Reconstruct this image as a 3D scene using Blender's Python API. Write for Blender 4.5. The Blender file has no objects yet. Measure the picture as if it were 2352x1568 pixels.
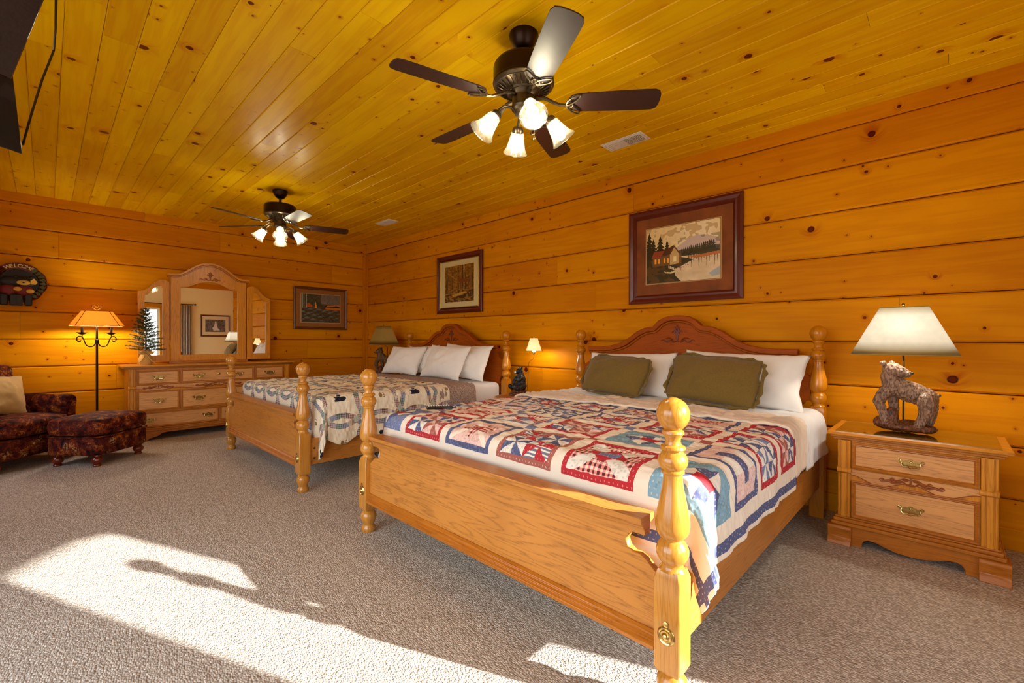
import bpy, bmesh, math, random
import numpy as np
from mathutils import Vector, Matrix
random.seed(7)
rng = np.random.default_rng(11)
PI = math.pi
sin, cos = math.sin, math.cos
SC = bpy.context.scene
COL = SC.collection

# ------------------------------------------------------------------ camera, world, sun, exposure
XR, YB, YF, XL, ZC = 3.92, 7.36, -1.20, -1.30, 2.82      # room: headboard wall, dresser wall, front wall, left wall, ceiling
cam_d = bpy.data.cameras.new('camera'); cam = bpy.data.objects.new('camera', cam_d); COL.objects.link(cam)
cam_d.sensor_width = 36.0; cam_d.lens = 1034.3 * 36.0 / 2352.0; cam_d.clip_start = 0.05
rt = Vector((0.69503924, -0.71896746, 0.00249997)); up = Vector((0.00147335, 0.00490144, 0.9999869)); fw = Vector((0.7189703, 0.69502645, -0.00446599))
cam.matrix_world = Matrix(((rt.x, up.x, -fw.x, 0), (rt.y, up.y, -fw.y, 0), (rt.z, up.z, -fw.z, 1.22), (0, 0, 0, 1)))
SC.camera = cam
SC.view_settings.view_transform = 'Standard'; SC.view_settings.look = 'None'
SC.view_settings.gamma = 1.0; SC.view_settings.use_curve_mapping = False
SC.view_settings.exposure = 0.47
SC.cycles.max_bounces = 7; SC.cycles.diffuse_bounces = 5; SC.cycles.glossy_bounces = 4
SC.cycles.transparent_max_bounces = 10; SC.cycles.caustics_reflective = False; SC.cycles.caustics_refractive = False
SC.cycles.sample_clamp_indirect = 6.0
world = bpy.data.worlds.new('sky'); SC.world = world; world.use_nodes = True
wn = world.node_tree; wn.nodes.clear()
w_out = wn.nodes.new('ShaderNodeOutputWorld'); w_bg = wn.nodes.new('ShaderNodeBackground')
w_tc = wn.nodes.new('ShaderNodeTexCoord'); w_sp = wn.nodes.new('ShaderNodeSeparateXYZ'); w_cr = wn.nodes.new('ShaderNodeValToRGB')
wn.links.new(w_tc.outputs['Generated'], w_sp.inputs[0])
w_mr = wn.nodes.new('ShaderNodeMapRange'); w_mr.inputs[1].default_value = -1; w_mr.inputs[2].default_value = 1
wn.links.new(w_sp.outputs[2], w_mr.inputs[0]); wn.links.new(w_mr.outputs[0], w_cr.inputs[0])
e = w_cr.color_ramp.elements
e[0].position = 0.47; e[0].color = (0.30, 0.30, 0.26, 1)
e[1].position = 0.52; e[1].color = (0.90, 0.95, 1.0, 1)
q = w_cr.color_ramp.elements.new(1.0); q.color = (0.55, 0.72, 1.0, 1)
wn.links.new(w_cr.outputs[0], w_bg.inputs[0]); w_bg.inputs[1].default_value = 5.0
wn.links.new(w_bg.outputs[0], w_out.inputs[0])
sun_d = bpy.data.lights.new('sun', 'SUN'); sun_d.energy = 22.0; sun_d.angle = 0.012; sun_d.color = (0.97, 0.98, 1.0)
sun = bpy.data.objects.new('sun', sun_d); COL.objects.link(sun)
sun.rotation_euler = Vector((0.396, -0.918, 0.367)).to_track_quat('Z', 'Y').to_euler()
# window openings: (x0, x1, z0, z1) in the front wall, (y0, y1, z0, z1) in the left wall
FRONT_WIN = [(1.83, 2.50, 0.62, 2.06), (0.50, 1.50, 0.62, 2.06)]
LEFT_WIN = [(-0.2, 3.2, 0.15, 2.30), (4.7, 5.8, 0.8, 2.05)]  # unseen; sized for daylight, the smaller one added to brighten the back
def portal(loc, sx, sy, direction):
    d = bpy.data.lights.new('window_portal', 'AREA'); d.shape = 'RECTANGLE'; d.size = sx; d.size_y = sy; d.energy = 1
    d.cycles.is_portal = True
    o = bpy.data.objects.new('window_portal', d); COL.objects.link(o); o.location = loc
    o.rotation_euler = (-Vector(direction)).to_track_quat('Z', 'Y').to_euler()
for (a, b, z0, z1) in FRONT_WIN: portal(((a + b) / 2, YF - 0.13, (z0 + z1) / 2), b - a, z1 - z0, (0, 1, 0))
for (a, b, z0, z1) in LEFT_WIN:
    portal((XL - 0.13, (a + b) / 2, (z0 + z1) / 2), z1 - z0, b - a, (1, 0, 0))

# ------------------------------------------------------------------ materials
def lin(c):
    return tuple(((v / 255.0) / 12.92 if v / 255.0 <= 0.04045 else ((v / 255.0 + 0.055) / 1.055) ** 2.4) for v in c) + (1.0,)
class NT:
    def __init__(s, name):
        s.m = bpy.data.materials.new(name); s.m.use_nodes = True; s.t = s.m.node_tree; s.t.nodes.clear()
        s.out = s.t.nodes.new('ShaderNodeOutputMaterial')
    def n(s, typ, inp=None, **kw):
        nd = s.t.nodes.new('ShaderNode' + typ)
        for k, v in kw.items(): setattr(nd, k, v)
        for k, v in (inp or {}).items():
            sk = nd.inputs[k]
            if hasattr(v, 'default_value') and hasattr(v, 'is_linked') or isinstance(v, bpy.types.NodeSocket): s.t.links.new(v, sk)
            else: sk.default_value = v
        return nd
    def math(s, op, a, b=0.0, c=0.0, clamp=False):
        nd = s.n('Math', {0: a, 1: b, 2: c}, operation=op); nd.use_clamp = clamp; return nd.outputs[0]
    def mix(s, f, a, b, mode='MIX'):
        nd = s.n('Mix', {0: f, 6: a, 7: b}, data_type='RGBA', blend_type=mode); return nd.outputs[2]
    def ramp(s, f, stops, interp='LINEAR'):
        nd = s.n('ValToRGB', {0: f}); cr = nd.color_ramp; cr.interpolation = interp
        while len(cr.elements) < len(stops): cr.elements.new(0.5)
        for el, (p, c) in zip(cr.elements, stops):
            el.position = p; el.color = c if len(c) == 4 else tuple(c) + (1,)
        return nd.outputs[0]
    def done(s, sh): s.t.links.new(sh, s.out.inputs[0]); return s.m
def plain(name, col, rough=0.5, metal=0.0, var=0.0, bump=0.0, bscale=60, coat=0.0, spec=0.5, sheen=0.0):
    t = NT(name); c = col
    tc = t.n('TexCoord').outputs['Object']
    if var or bump:
        nz = t.n('TexNoise', {'Vector': tc, 'Scale': bscale, 'Detail': 4.0})
    if var:
        d = tuple(v * (1 - var) for v in col[:3]) + (1,); l = tuple(min(1, v * (1 + var)) for v in col[:3]) + (1,)
        c = t.ramp(nz.outputs['Fac'], [(0.3, d), (0.7, l)])
    b = t.n('BsdfPrincipled', {'Base Color': c, 'Roughness': rough, 'Metallic': metal, 'Coat Weight': coat, 'Specular IOR Level': spec, 'Sheen Weight': sheen})
    if bump:
        bp = t.n('Bump', {'Height': nz.outputs['Fac'], 'Strength': bump, 'Distance': 0.004}); t.t.links.new(bp.outputs[0], b.inputs['Normal'])
    return t.done(b.outputs[0])
def wood(name, base, dark, knot=None, kprob=0.0, kscale=3.4, grain=1.0, rough=0.35, coat=0.3, tint=0.25, freq=26, pores=0.0, gdark=0.55, spec=0.3, lines=0.0):
    """wood on UV = metres along / across the grain; knots from sparse voronoi cells"""
    t = NT(name)
    uv = t.n('UVMap').outputs[0]
    sp = t.n('SeparateXYZ', {0: uv}); u, v = sp.outputs[0], sp.outputs[1]
    kn = None; push = 0.0
    if kprob:
        wob = t.n('TexNoise', {'Vector': uv, 'Scale': 9.0, 'Detail': 1.0})
        uvw = t.n('VectorMath', {0: uv, 1: t.n('VectorMath', {0: wob.outputs['Color'], 3: 0.016}, operation='SCALE').outputs[0]}, operation='ADD').outputs[0]
        vo = t.n('TexVoronoi', {'Vector': uvw, 'Scale': kscale, 'Randomness': 0.9}, voronoi_dimensions='2D')
        cs = t.n('SeparateColor', {0: vo.outputs['Color']})
        on = t.math('LESS_THAN', cs.outputs[0], kprob)
        rad = t.math('MULTIPLY_ADD', t.math('POWER', cs.outputs[1], 2.2), 0.062, 0.022)   # in cell units
        rad = t.math('MULTIPLY', rad, kscale / 3.4)
        rel = t.math('DIVIDE', vo.outputs['Distance'], rad)
        core = t.math('MULTIPLY', t.n('MapRange', {0: rel, 1: 1.15, 2: 0.85, 3: 0.0, 4: 1.0}).outputs[0], on)
        ring = t.math('MULTIPLY', t.n('MapRange', {0: t.math('ABSOLUTE', t.math('SUBTRACT', rel, 0.95)), 1: 0.3, 2: 0.05, 3: 0.0, 4: 1.0}).outputs[0], on)
        halo = t.math('MULTIPLY', t.n('MapRange', {0: rel, 1: 4.2, 2: 1.0, 3: 0.0, 4: 1.0}).outputs[0], on)
        vp = t.n('TexVoronoi', {'Vector': uvw, 'Scale': kscale * 2.3, 'Randomness': 1.0}, voronoi_dimensions='2D')
        cp = t.n('SeparateColor', {0: vp.outputs['Color']})
        pon = t.math('LESS_THAN', cp.outputs[0], kprob * 0.42)
        prad = t.math('MULTIPLY_ADD', cp.outputs[1], 0.030, 0.022)
        prel = t.math('DIVIDE', vp.outputs['Distance'], prad)
        pin = t.math('MULTIPLY', t.n('MapRange', {0: prel, 1: 1.2, 2: 0.7, 3: 0.0, 4: 1.0}).outputs[0], pon)
        phalo = t.math('MULTIPLY', t.n('MapRange', {0: prel, 1: 4.5, 2: 0.9, 3: 0.0, 4: 1.0}).outputs[0], pon)
        push = t.math('MULTIPLY', t.math('ADD', halo, t.math('MULTIPLY', phalo, 0.4)), 0.06)
    vv = t.math('ADD', v, push) if kprob else v
    st = t.n('CombineXYZ', {0: t.math('MULTIPLY', u, 0.55), 1: t.math('MULTIPLY', vv, 7.0)})
    n1 = t.n('TexNoise', {'Vector': st.outputs[0], 'Scale': 1.4, 'Detail': 3.0, 'Roughness': 0.55})
    rings = t.math('SINE', t.math('MULTIPLY', n1.outputs['Fac'], freq))
    rings = t.math('MULTIPLY_ADD', rings, 0.5, 0.5)
    st2 = t.n('CombineXYZ', {0: t.math('MULTIPLY', u, 3.0), 1: t.math('MULTIPLY', vv, 160.0)})
    n2 = t.n('TexNoise', {'Vector': st2.outputs[0], 'Scale': 1.0, 'Detail': 3.0})
    g = t.math('MULTIPLY_ADD', rings, 0.6, t.math('MULTIPLY', n2.outputs['Fac'], 0.5))
    big = t.n('TexNoise', {'Vector': uv, 'Scale': 2.2, 'Detail': 2.0})
    mid = tuple(b * (1 - gdark) + d * gdark for b, d in zip(base, dark))
    c = t.mix(t.math('MULTIPLY', t.math('POWER', g, 2.0), grain, clamp=True), base, mid)
    c = t.mix(t.n('MapRange', {0: big.outputs['Fac'], 1: 0.52, 2: 0.75, 3: 0.0, 4: 0.45}).outputs[0], c, mid)
    if lines:
        st4 = t.n('CombineXYZ', {0: t.math('MULTIPLY', u, 0.7), 1: t.math('MULTIPLY', vv, 8.0)})
        n4 = t.n('TexNoise', {'Vector': st4.outputs[0], 'Scale': 1.3, 'Detail': 2.0, 'Roughness': 0.4})
        lr = t.math('POWER', t.math('MULTIPLY_ADD', t.math('SINE', t.math('MULTIPLY', n4.outputs['Fac'], 110.0)), 0.5, 0.5), 5.0)
        st5 = t.n('CombineXYZ', {0: t.math('MULTIPLY', u, 22.0), 1: t.math('MULTIPLY', vv, 260.0)})
        n5 = t.n('TexNoise', {'Vector': st5.outputs[0], 'Scale': 1.0, 'Detail': 1.0})
        f = t.math('MULTIPLY', lr, t.n('MapRange', {0: n5.outputs['Fac'], 1: 0.42, 2: 0.58, 3: 0.15, 4: lines}).outputs[0])
        c = t.mix(f, c, dark)
    if pores:
        st3 = t.n('CombineXYZ', {0: t.math('MULTIPLY', u, 9.0), 1: t.math('MULTIPLY', vv, 420.0)})
        n3 = t.n('TexNoise', {'Vector': st3.outputs[0], 'Scale': 1.0, 'Detail': 1.0})
        f = t.n('MapRange', {0: n3.outputs['Fac'], 1: 0.56, 2: 0.70, 3: 0.0, 4: pores}).outputs[0]
        f = t.math('MULTIPLY', f, t.math('MULTIPLY_ADD', rings, 0.8, 0.2))
        c = t.mix(f, c, dark)
    if kprob:
        fl_ = t.n('TexNoise', {'Vector': st.outputs[0], 'Scale': 5.0, 'Detail': 2.0})
        c = t.mix(t.math('MULTIPLY', t.math('MULTIPLY', t.math('MAXIMUM', halo, phalo), 0.9), t.n('MapRange', {0: fl_.outputs['Fac'], 1: 0.35, 2: 0.65, 3: 0.1, 4: 1.0}).outputs[0]), c, dark)
        c = t.mix(t.math('MULTIPLY', pin, 0.9), c, tuple(k * 0.45 for k in knot[:3]) + (1,))
        c = t.mix(core, c, knot); c = t.mix(t.math('MULTIPLY', ring, 0.85), c, tuple(k * 0.25 for k in knot[:3]) + (1,))
    oi = t.n('ObjectInfo').outputs['Random']
    hs = t.n('HueSaturation', {'Hue': t.math('MULTIPLY_ADD', oi, 0.014 * tint / 0.25, 0.5 - 0.007 * tint / 0.25), 'Saturation': 1.0, 'Value': t.math('MULTIPLY_ADD', oi, tint, 1 - tint / 2), 'Color': c}).outputs[0]
    b = t.n('BsdfPrincipled', {'Base Color': hs, 'Roughness': rough, 'Coat Weight': coat, 'Coat Roughness': 0.2, 'Specular IOR Level': spec})
    bp = t.n('Bump', {'Height': g, 'Strength': 0.12, 'Distance': 0.002}); t.t.links.new(bp.outputs[0], b.inputs['Normal'])
    return t.done(b.outputs[0])
M = {}
M['pine_ceiling'] = wood('pine_ceiling', lin((230, 180, 4)), lin((190, 98, 2)), lin((112, 36, 2)), 0.42, 3.4, 0.6, 0.36, 0.06, 0.22, spec=0.12)
M['pine_wall'] = wood('pine_wall', lin((218, 140, 2)), lin((172, 78, 2)), lin((100, 30, 2)), 0.40, 3.2, 0.6, 0.5, 0.0, 0.16, spec=0.05)
M['groove'] = plain('groove_backing', lin((70, 24, 4)), 0.9, spec=0.1)
M['oak'] = wood('honey_oak', lin((196, 128, 54)), lin((112, 56, 16)), grain=0.3, rough=0.36, coat=0.08, tint=0.05, freq=20, pores=0.4, spec=0.3, lines=0.5)
M['oak_case'] = wood('golden_case_oak', lin((220, 144, 40)), lin((140, 74, 16)), grain=0.35, rough=0.34, coat=0.1, tint=0.05, freq=20, pores=0.5, spec=0.25, lines=0.45)
M['oak_head'] = wood('amber_oak_head_post', lin((196, 122, 16)), lin((132, 66, 6)), grain=0.4, rough=0.22, coat=0.4, tint=0.04, freq=20, pores=0.4, lines=0.35)
M['oak_post'] = wood('polished_honey_oak', lin((200, 134, 50)), lin((124, 66, 14)), grain=0.4, rough=0.2, coat=0.7, tint=0.05, freq=20, pores=0.4, lines=0.35)
M['oak_shaded'] = wood('shaded_oak_headboard', lin((164, 78, 8)), lin((104, 40, 2)), grain=0.4, rough=0.5, coat=0.0, tint=0.04, freq=20, pores=0.4, spec=0.12, lines=0.5)  # the beds' oak, reddened and darkened for warm shade
M['oak_edge'] = wood('oak_moulding', lin((190, 114, 34)), lin((120, 54, 8)), grain=0.5, rough=0.3, coat=0.15, tint=0.05, freq=14, pores=0.6, lines=0.4)
M['oak_pale'] = wood('pale_oak_panel', lin((228, 164, 98)), lin((146, 84, 38)), grain=0.4, rough=0.35, coat=0.1, tint=0.08, freq=20, pores=0.4, lines=0.5)
M['mahogany'] = wood('dark_red_frame_wood', lin((96, 26, 8)), lin((46, 8, 2)), grain=0.6, rough=0.35, coat=0.3, tint=0.05, freq=10)
M['brown_frame'] = wood('brown_frame_wood', lin((110, 60, 24)), lin((60, 28, 8)), grain=0.6, rough=0.4, coat=0.2, tint=0.05, freq=10)
M['dark_turned'] = wood('dark_turned_wood', lin((110, 38, 12)), lin((52, 14, 4)), grain=0.6, rough=0.2, coat=0.6, tint=0.05)
M['carving_shadow'] = plain('carving_shadow_brown', lin((150, 76, 30)), 0.4, var=0.15, bscale=40)  # darker than the oak: shade of the carving put into the colour
M['bronze'] = plain('dark_bronze_metal', lin((44, 24, 16)), 0.32, 0.7, var=0.15, bscale=30)
M['fan_iron'] = plain('antique_bronze_iron', lin((92, 78, 60)), 0.3, 0.85, var=0.2, bscale=40)
M['blade'] = wood('dark_walnut_blade', lin((44, 8, 4)), lin((22, 4, 2)), grain=0.5, rough=0.46, coat=0.0, tint=0.04, spec=0.8)
M['black_iron'] = plain('black_iron', lin((30, 20, 16)), 0.4, 0.6, var=0.1)
M['black'] = plain('black_plastic', lin((16, 14, 16)), 0.25, coat=0.3)
M['brass'] = plain('antique_brass', lin((205, 176, 110)), 0.24, 1.0, var=0.18, bscale=90)
M['brass_mid'] = plain('aged_brass_plate', lin((176, 146, 84)), 0.3, 1.0, var=0.3, bscale=160)
M['brass_dark'] = plain('dark_brass', lin((110, 84, 40)), 0.35, 1.0, var=0.3, bscale=90)
M['white_metal'] = plain('white_painted_metal', lin((232, 228, 222)), 0.4, var=0.02)
M['grille_dark'] = plain('vent_shadow', lin((120, 112, 100)), 0.6)
M['linen'] = plain('white_cotton', lin((238, 232, 226)), 0.85, var=0.03, bump=0.25, bscale=14, sheen=0.2)
M['sheet'] = plain('white_sheet', lin((236, 236, 236)), 0.85, var=0.02, bump=0.2, bscale=9, sheen=0.2)
M['cream'] = plain('cream_quilt_backing', lin((236, 214, 190)), 0.9, var=0.06, bump=0.5, bscale=22, sheen=0.2)
M['olive'] = plain('olive_matelasse', lin((112, 86, 26)), 0.9, var=0.10, bump=0.7, bscale=110, sheen=0.15)
M['gold_fabric'] = plain('tan_pillow_fabric', lin((196, 160, 96)), 0.9, var=0.10, bump=0.4, bscale=14, sheen=0.2)
M['plaster'] = plain('beige_painted_wall', lin((250, 232, 180)), 0.8, var=0.02, bump=0.1, bscale=90)
M['curtain'] = None
def carpet():
    t = NT('taupe_loop_carpet'); tc = t.n('TexCoord').outputs['Object']
    mp = t.n('Mapping', {'Vector': tc, 'Rotation': (0, 0, 0.25), 'Scale': (1.0, 0.62, 1.0)}).outputs[0]
    vo = t.n('TexVoronoi', {'Vector': mp, 'Scale': 140.0, 'Randomness': 0.7})
    nz = t.n('TexNoise', {'Vector': tc, 'Scale': 1.3, 'Detail': 3.0})
    cs = t.n('SeparateColor', {0: vo.outputs['Color']})
    c = t.ramp(cs.outputs[0], [(0.0, lin((176, 164, 150))), (0.5, lin((204, 194, 180))), (1.0, lin((228, 220, 208)))])
    c = t.mix(t.n('MapRange', {0: vo.outputs['Distance'], 1: 0.35, 2: 0.75, 3: 0.0, 4: 0.7}).outputs[0], c, lin((132, 114, 98)))
    c = t.mix(t.math('MULTIPLY', nz.outputs['Fac'], 0.25), c, lin((188, 160, 134)))
    b = t.n('BsdfPrincipled', {'Base Color': c, 'Roughness': 0.95, 'Specular IOR Level': 0.05})
    h = t.math('SUBTRACT', 1.0, vo.outputs['Distance'])
    bp = t.n('Bump', {'Height': h, 'Strength': 0.9, 'Distance': 0.006}); t.t.links.new(bp.outputs[0], b.inputs['Normal'])
    return t.done(b.outputs[0])
M['carpet'] = carpet()
def attr_mat(name, rough=0.85, bump=0.0, bscale=60, coat=0.0, stitch=0.0, spec=0.3):
    t = NT(name); c = t.n('VertexColor', layer_name='Col').outputs[0]
    tc = t.n('TexCoord').outputs['Object']
    b = t.n('BsdfPrincipled', {'Base Color': c, 'Roughness': rough, 'Coat Weight': coat, 'Specular IOR Level': spec})
    if bump:
        nz = t.n('TexNoise', {'Vector': tc, 'Scale': bscale, 'Detail': 3.0})
        bp = t.n('Bump', {'Height': nz.outputs['Fac'], 'Strength': bump, 'Distance': 0.006}); t.t.links.new(bp.outputs[0], b.inputs['Normal'])
    return t.done(b.outputs[0])
M['quilt_print'] = attr_mat('patchwork_cotton', 0.9, 0.35, 34)
M['painting'] = attr_mat('printed_picture', 0.35, 0.0, coat=0.6)
def emission(name, col, strength):
    t = NT(name); em = t.n('Emission', {'Color': col, 'Strength': strength}); return t.done(em.outputs[0])
M['bulb'] = emission('lit_bulb', (1.0, 0.88, 0.64, 1), 80.0)
M['lamp_bulb'] = emission('lit_lamp_bulb', (1.0, 0.93, 0.78, 1), 330.0)
def shade_mat(name, col, transl=0.75, edge=None):
    t = NT(name)
    tc = t.n('TexCoord').outputs['Object']; nz = t.n('TexNoise', {'Vector': tc, 'Scale': 30.0, 'Detail': 3.0})
    d2 = tuple(v * 0.94 for v in col[:3]) + (1,)
    c = t.ramp(nz.outputs['Fac'], [(0.35, d2), (0.7, col)])
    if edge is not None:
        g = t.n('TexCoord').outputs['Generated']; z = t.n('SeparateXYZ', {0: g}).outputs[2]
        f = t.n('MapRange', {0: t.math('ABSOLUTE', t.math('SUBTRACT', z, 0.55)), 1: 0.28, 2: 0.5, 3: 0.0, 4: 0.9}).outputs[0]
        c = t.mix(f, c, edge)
    a = t.n('BsdfDiffuse', {'Color': c}); b = t.n('BsdfTranslucent', {'Color': c})
    m = t.n('MixShader', {0: transl, 1: a.outputs[0], 2: b.outputs[0]})
    return t.done(m.outputs[0])
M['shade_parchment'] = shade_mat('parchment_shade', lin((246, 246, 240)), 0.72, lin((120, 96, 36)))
M['shade_dim'] = shade_mat('tan_parchment_shade', lin((206, 176, 96)), 0.4, lin((96, 52, 16)))
M['shade_amber'] = shade_mat('amber_shade', lin((240, 190, 96)), 0.42)
M['shade_white'] = shade_mat('white_pleated_shade', lin((250, 240, 215)), 0.7)
def glass_mat(name, col, fac=0.8, frost=0.0):
    t = NT(name)
    tr = t.n('BsdfTransparent', {'Color': (0.96, 0.97, 0.95, 1)}); gl = t.n('BsdfGlossy', {'Color': (1, 1, 1, 1), 'Roughness': 0.05})
    fr = t.math('MULTIPLY_ADD', t.math('POWER', t.n('LayerWeight').outputs['Facing'], 5.0), 0.9, 0.04)
    s = tr.outputs[0]
    if frost:
        a = t.n('BsdfTranslucent', {'Color': col}); b = t.n('BsdfDiffuse', {'Color': col})
        ab = t.n('MixShader', {0: 0.35, 1: a.outputs[0], 2: b.outputs[0]})
        tc = t.n('TexCoord').outputs['Object']; nz = t.n('TexNoise', {'Vector': tc, 'Scale': 24.0, 'Detail': 3.0})
        f = t.n('MapRange', {0: nz.outputs['Fac'], 1: 0.35, 2: 0.7, 3: frost * 0.5, 4: min(1, frost * 1.4)}).outputs[0]
        s = t.n('MixShader', {0: f, 1: s, 2: ab.outputs[0]}).outputs[0]
    m = t.n('MixShader', {0: fr, 1: s, 2: gl.outputs[0]})
    return t.done(m.outputs[0])
M['pane'] = glass_mat('window_glass', (0.97, 0.99, 0.98, 1))
M['alabaster'] = glass_mat('alabaster_glass', (0.40, 0.37, 0.28, 1), frost=0.16)
def glossy_glass(name, tint, alpha):
    t = NT(name); tr = t.n('BsdfTransparent', {'Color': tint}); gl = t.n('BsdfGlossy', {'Color': (1, 1, 1, 1), 'Roughness': 0.02})
    f = t.math('ADD', t.math('MULTIPLY', t.math('MULTIPLY_ADD', t.math('POWER', t.n('LayerWeight').outputs['Facing'], 5.0), 0.9, 0.05), 1.0), alpha, clamp=True)
    return t.done(t.n('MixShader', {0: f, 1: tr.outputs[0], 2: gl.outputs[0]}).outputs[0])
M['top_glass'] = glossy_glass('glass_top', (0.86, 0.93, 0.88, 1), 0.18)
M['mirror'] = plain('mirror_silver', (0.92, 0.92, 0.90, 1), 0.0, 1.0)
M['screen'] = plain('screen_glass', lin((14, 10, 8)), 0.03, spec=1.0, coat=1.0)
M['tv_gloss'] = plain('glossy_dark_plastic', lin((30, 8, 4)), 0.12, coat=1.0)
def tapestry():
    t = NT('hunting_tapestry_fabric'); tc = t.n('TexCoord').outputs['Object']
    wob = t.n('TexNoise', {'Vector': tc, 'Scale': 11.0, 'Detail': 3.0})
    p = t.n('VectorMath', {0: tc, 1: t.n('VectorMath', {0: wob.outputs['Color'], 3: 0.12}, operation='SCALE').outputs[0]}, operation='ADD').outputs[0]
    n1 = t.n('TexNoise', {'Vector': p, 'Scale': 13.0, 'Detail': 6.0, 'Roughness': 0.7})
    c = t.ramp(n1.outputs['Fac'], [(0.34, lin((20, 8, 6))), (0.42, lin((84, 14, 6))), (0.47, lin((40, 26, 20))), (0.51, lin((136, 46, 10))), (0.545, lin((44, 26, 24))), (0.58, lin((176, 96, 24))), (0.62, lin((66, 30, 18))), (0.68, lin((206, 160, 96)))], 'CONSTANT')
    vo = t.n('TexVoronoi', {'Vector': tc, 'Scale': 7.0})
    f = t.n('MapRange', {0: vo.outputs['Distance'], 1: 0.34, 2: 0.18, 3: 0.0, 4: 1.0}).outputs[0]
    n3 = t.n('TexNoise', {'Vector': tc, 'Scale': 70.0, 'Detail': 3.0})
    f = t.math('MULTIPLY', f, t.math('GREATER_THAN', n3.outputs['Fac'], 0.53))
    cs = t.n('SeparateColor', {0: vo.outputs['Color']})
    f = t.math('MULTIPLY', f, t.math('GREATER_THAN', cs.outputs[0], 0.45))
    c = t.mix(t.math('MULTIPLY', f, 0.8), c, t.mix(cs.outputs[1], lin((190, 150, 110)), lin((150, 120, 50))))
    n2 = t.n('TexNoise', {'Vector': tc, 'Scale': 3.0, 'Detail': 1.0})
    c = t.mix(t.n('MapRange', {0: n2.outputs['Fac'], 1: 0.45, 2: 0.65, 3: 0.0, 4: 0.4}).outputs[0], c, lin((70, 22, 8)))
    b = t.n('BsdfPrincipled', {'Base Color': c, 'Roughness': 0.75, 'Specular IOR Level': 0.15})
    bp = t.n('Bump', {'Height': n3.outputs['Fac'], 'Strength': 0.3, 'Distance': 0.004}); t.t.links.new(bp.outputs[0], b.inputs['Normal'])
    return t.done(b.outputs[0])
M['tapestry'] = tapestry()
def blanket_mat():
    t = NT('woven_taupe_blanket'); uv = t.n('UVMap').outputs[0]
    vo = t.n('TexVoronoi', {'Vector': uv, 'Scale': 120.0})
    c = t.mix(t.n('MapRange', {0: vo.outputs['Distance'], 1: 0.2, 2: 0.6, 3: 0.0, 4: 1.0}).outputs[0], lin((200, 174, 158)), lin((146, 122, 112)))
    b = t.n('BsdfPrincipled', {'Base Color': c, 'Roughness': 0.9})
    bp = t.n('Bump', {'Height': vo.outputs['Distance'], 'Strength': 0.8, 'Distance': 0.005}); t.t.links.new(bp.outputs[0], b.inputs['Normal'])
    return t.done(b.outputs[0])
M['blanket'] = blanket_mat()
def bear_mat(name, c1, c2, scale=60):
    t = NT(name); tc = t.n('TexCoord').outputs['Object']
    mp = t.n('Mapping', {'Vector': tc, 'Scale': (1, 1, 0.35)}).outputs[0]
    nz = t.n('TexNoise', {'Vector': mp, 'Scale': scale, 'Detail': 4.0, 'Roughness': 0.6})
    c = t.ramp(nz.outputs['Fac'], [(0.35, c1), (0.62, c2)])
    b = t.n('BsdfPrincipled', {'Base Color': c, 'Roughness': 0.45, 'Coat Weight': 0.2})
    bp = t.n('Bump', {'Height': nz.outputs['Fac'], 'Strength': 1.0, 'Distance': 0.012}); t.t.links.new(bp.outputs[0], b.inputs['Normal'])
    return t.done(b.outputs[0])
M['bear_brown'] = bear_mat('carved_brown_bear', lin((74, 44, 28)), lin((176, 134, 104)), 110)
M['bear_olive'] = bear_mat('carved_olive_bear', lin((50, 30, 10)), lin((130, 90, 40)), 70)
M['bear_black'] = bear_mat('glazed_black_bear', lin((5, 6, 9)), lin((22, 34, 44)), 70)
M['rock'] = bear_mat('carved_rock_base', lin((40, 14, 6)), lin((140, 76, 34)), 90)
def stripes():
    t = NT('striped_curtain'); tc = t.n('TexCoord').outputs['Object']; x = t.n('SeparateXYZ', {0: t.n('UVMap').outputs[0]}).outputs[0]
    s = t.math('SINE', t.math('MULTIPLY', x, 95.0))
    c = t.ramp(t.math('MULTIPLY_ADD', s, 0.5, 0.5), [(0.0, lin((130, 84, 78))), (0.3, lin((170, 150, 140))), (0.55, lin((222, 212, 196))), (1.0, lin((226, 218, 206)))])
    a = t.n('BsdfDiffuse', {'Color': c}); b = t.n('BsdfTranslucent', {'Color': c})
    return t.done(t.n('MixShader', {0: 0.2, 1: a.outputs[0], 2: b.outputs[0]}).outputs[0])
M['curtain'] = stripes()
M['needles'] = plain('fir_needles', lin((58, 66, 22)), 0.6, var=0.3, bscale=50)
M['bark'] = plain('fir_twig', lin((84, 56, 24)), 0.8, var=0.2)
M['burlap'] = plain('burlap', lin((206, 160, 84)), 0.95, var=0.2, bump=0.8, bscale=180)
M['deck'] = plain('outdoor_ground', lin((150, 140, 120)), 0.9, var=0.1, bscale=3)
M['sun_trim'] = plain('sun_trim_board', lin((120, 84, 50)), 0.8, var=0.1)

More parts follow.
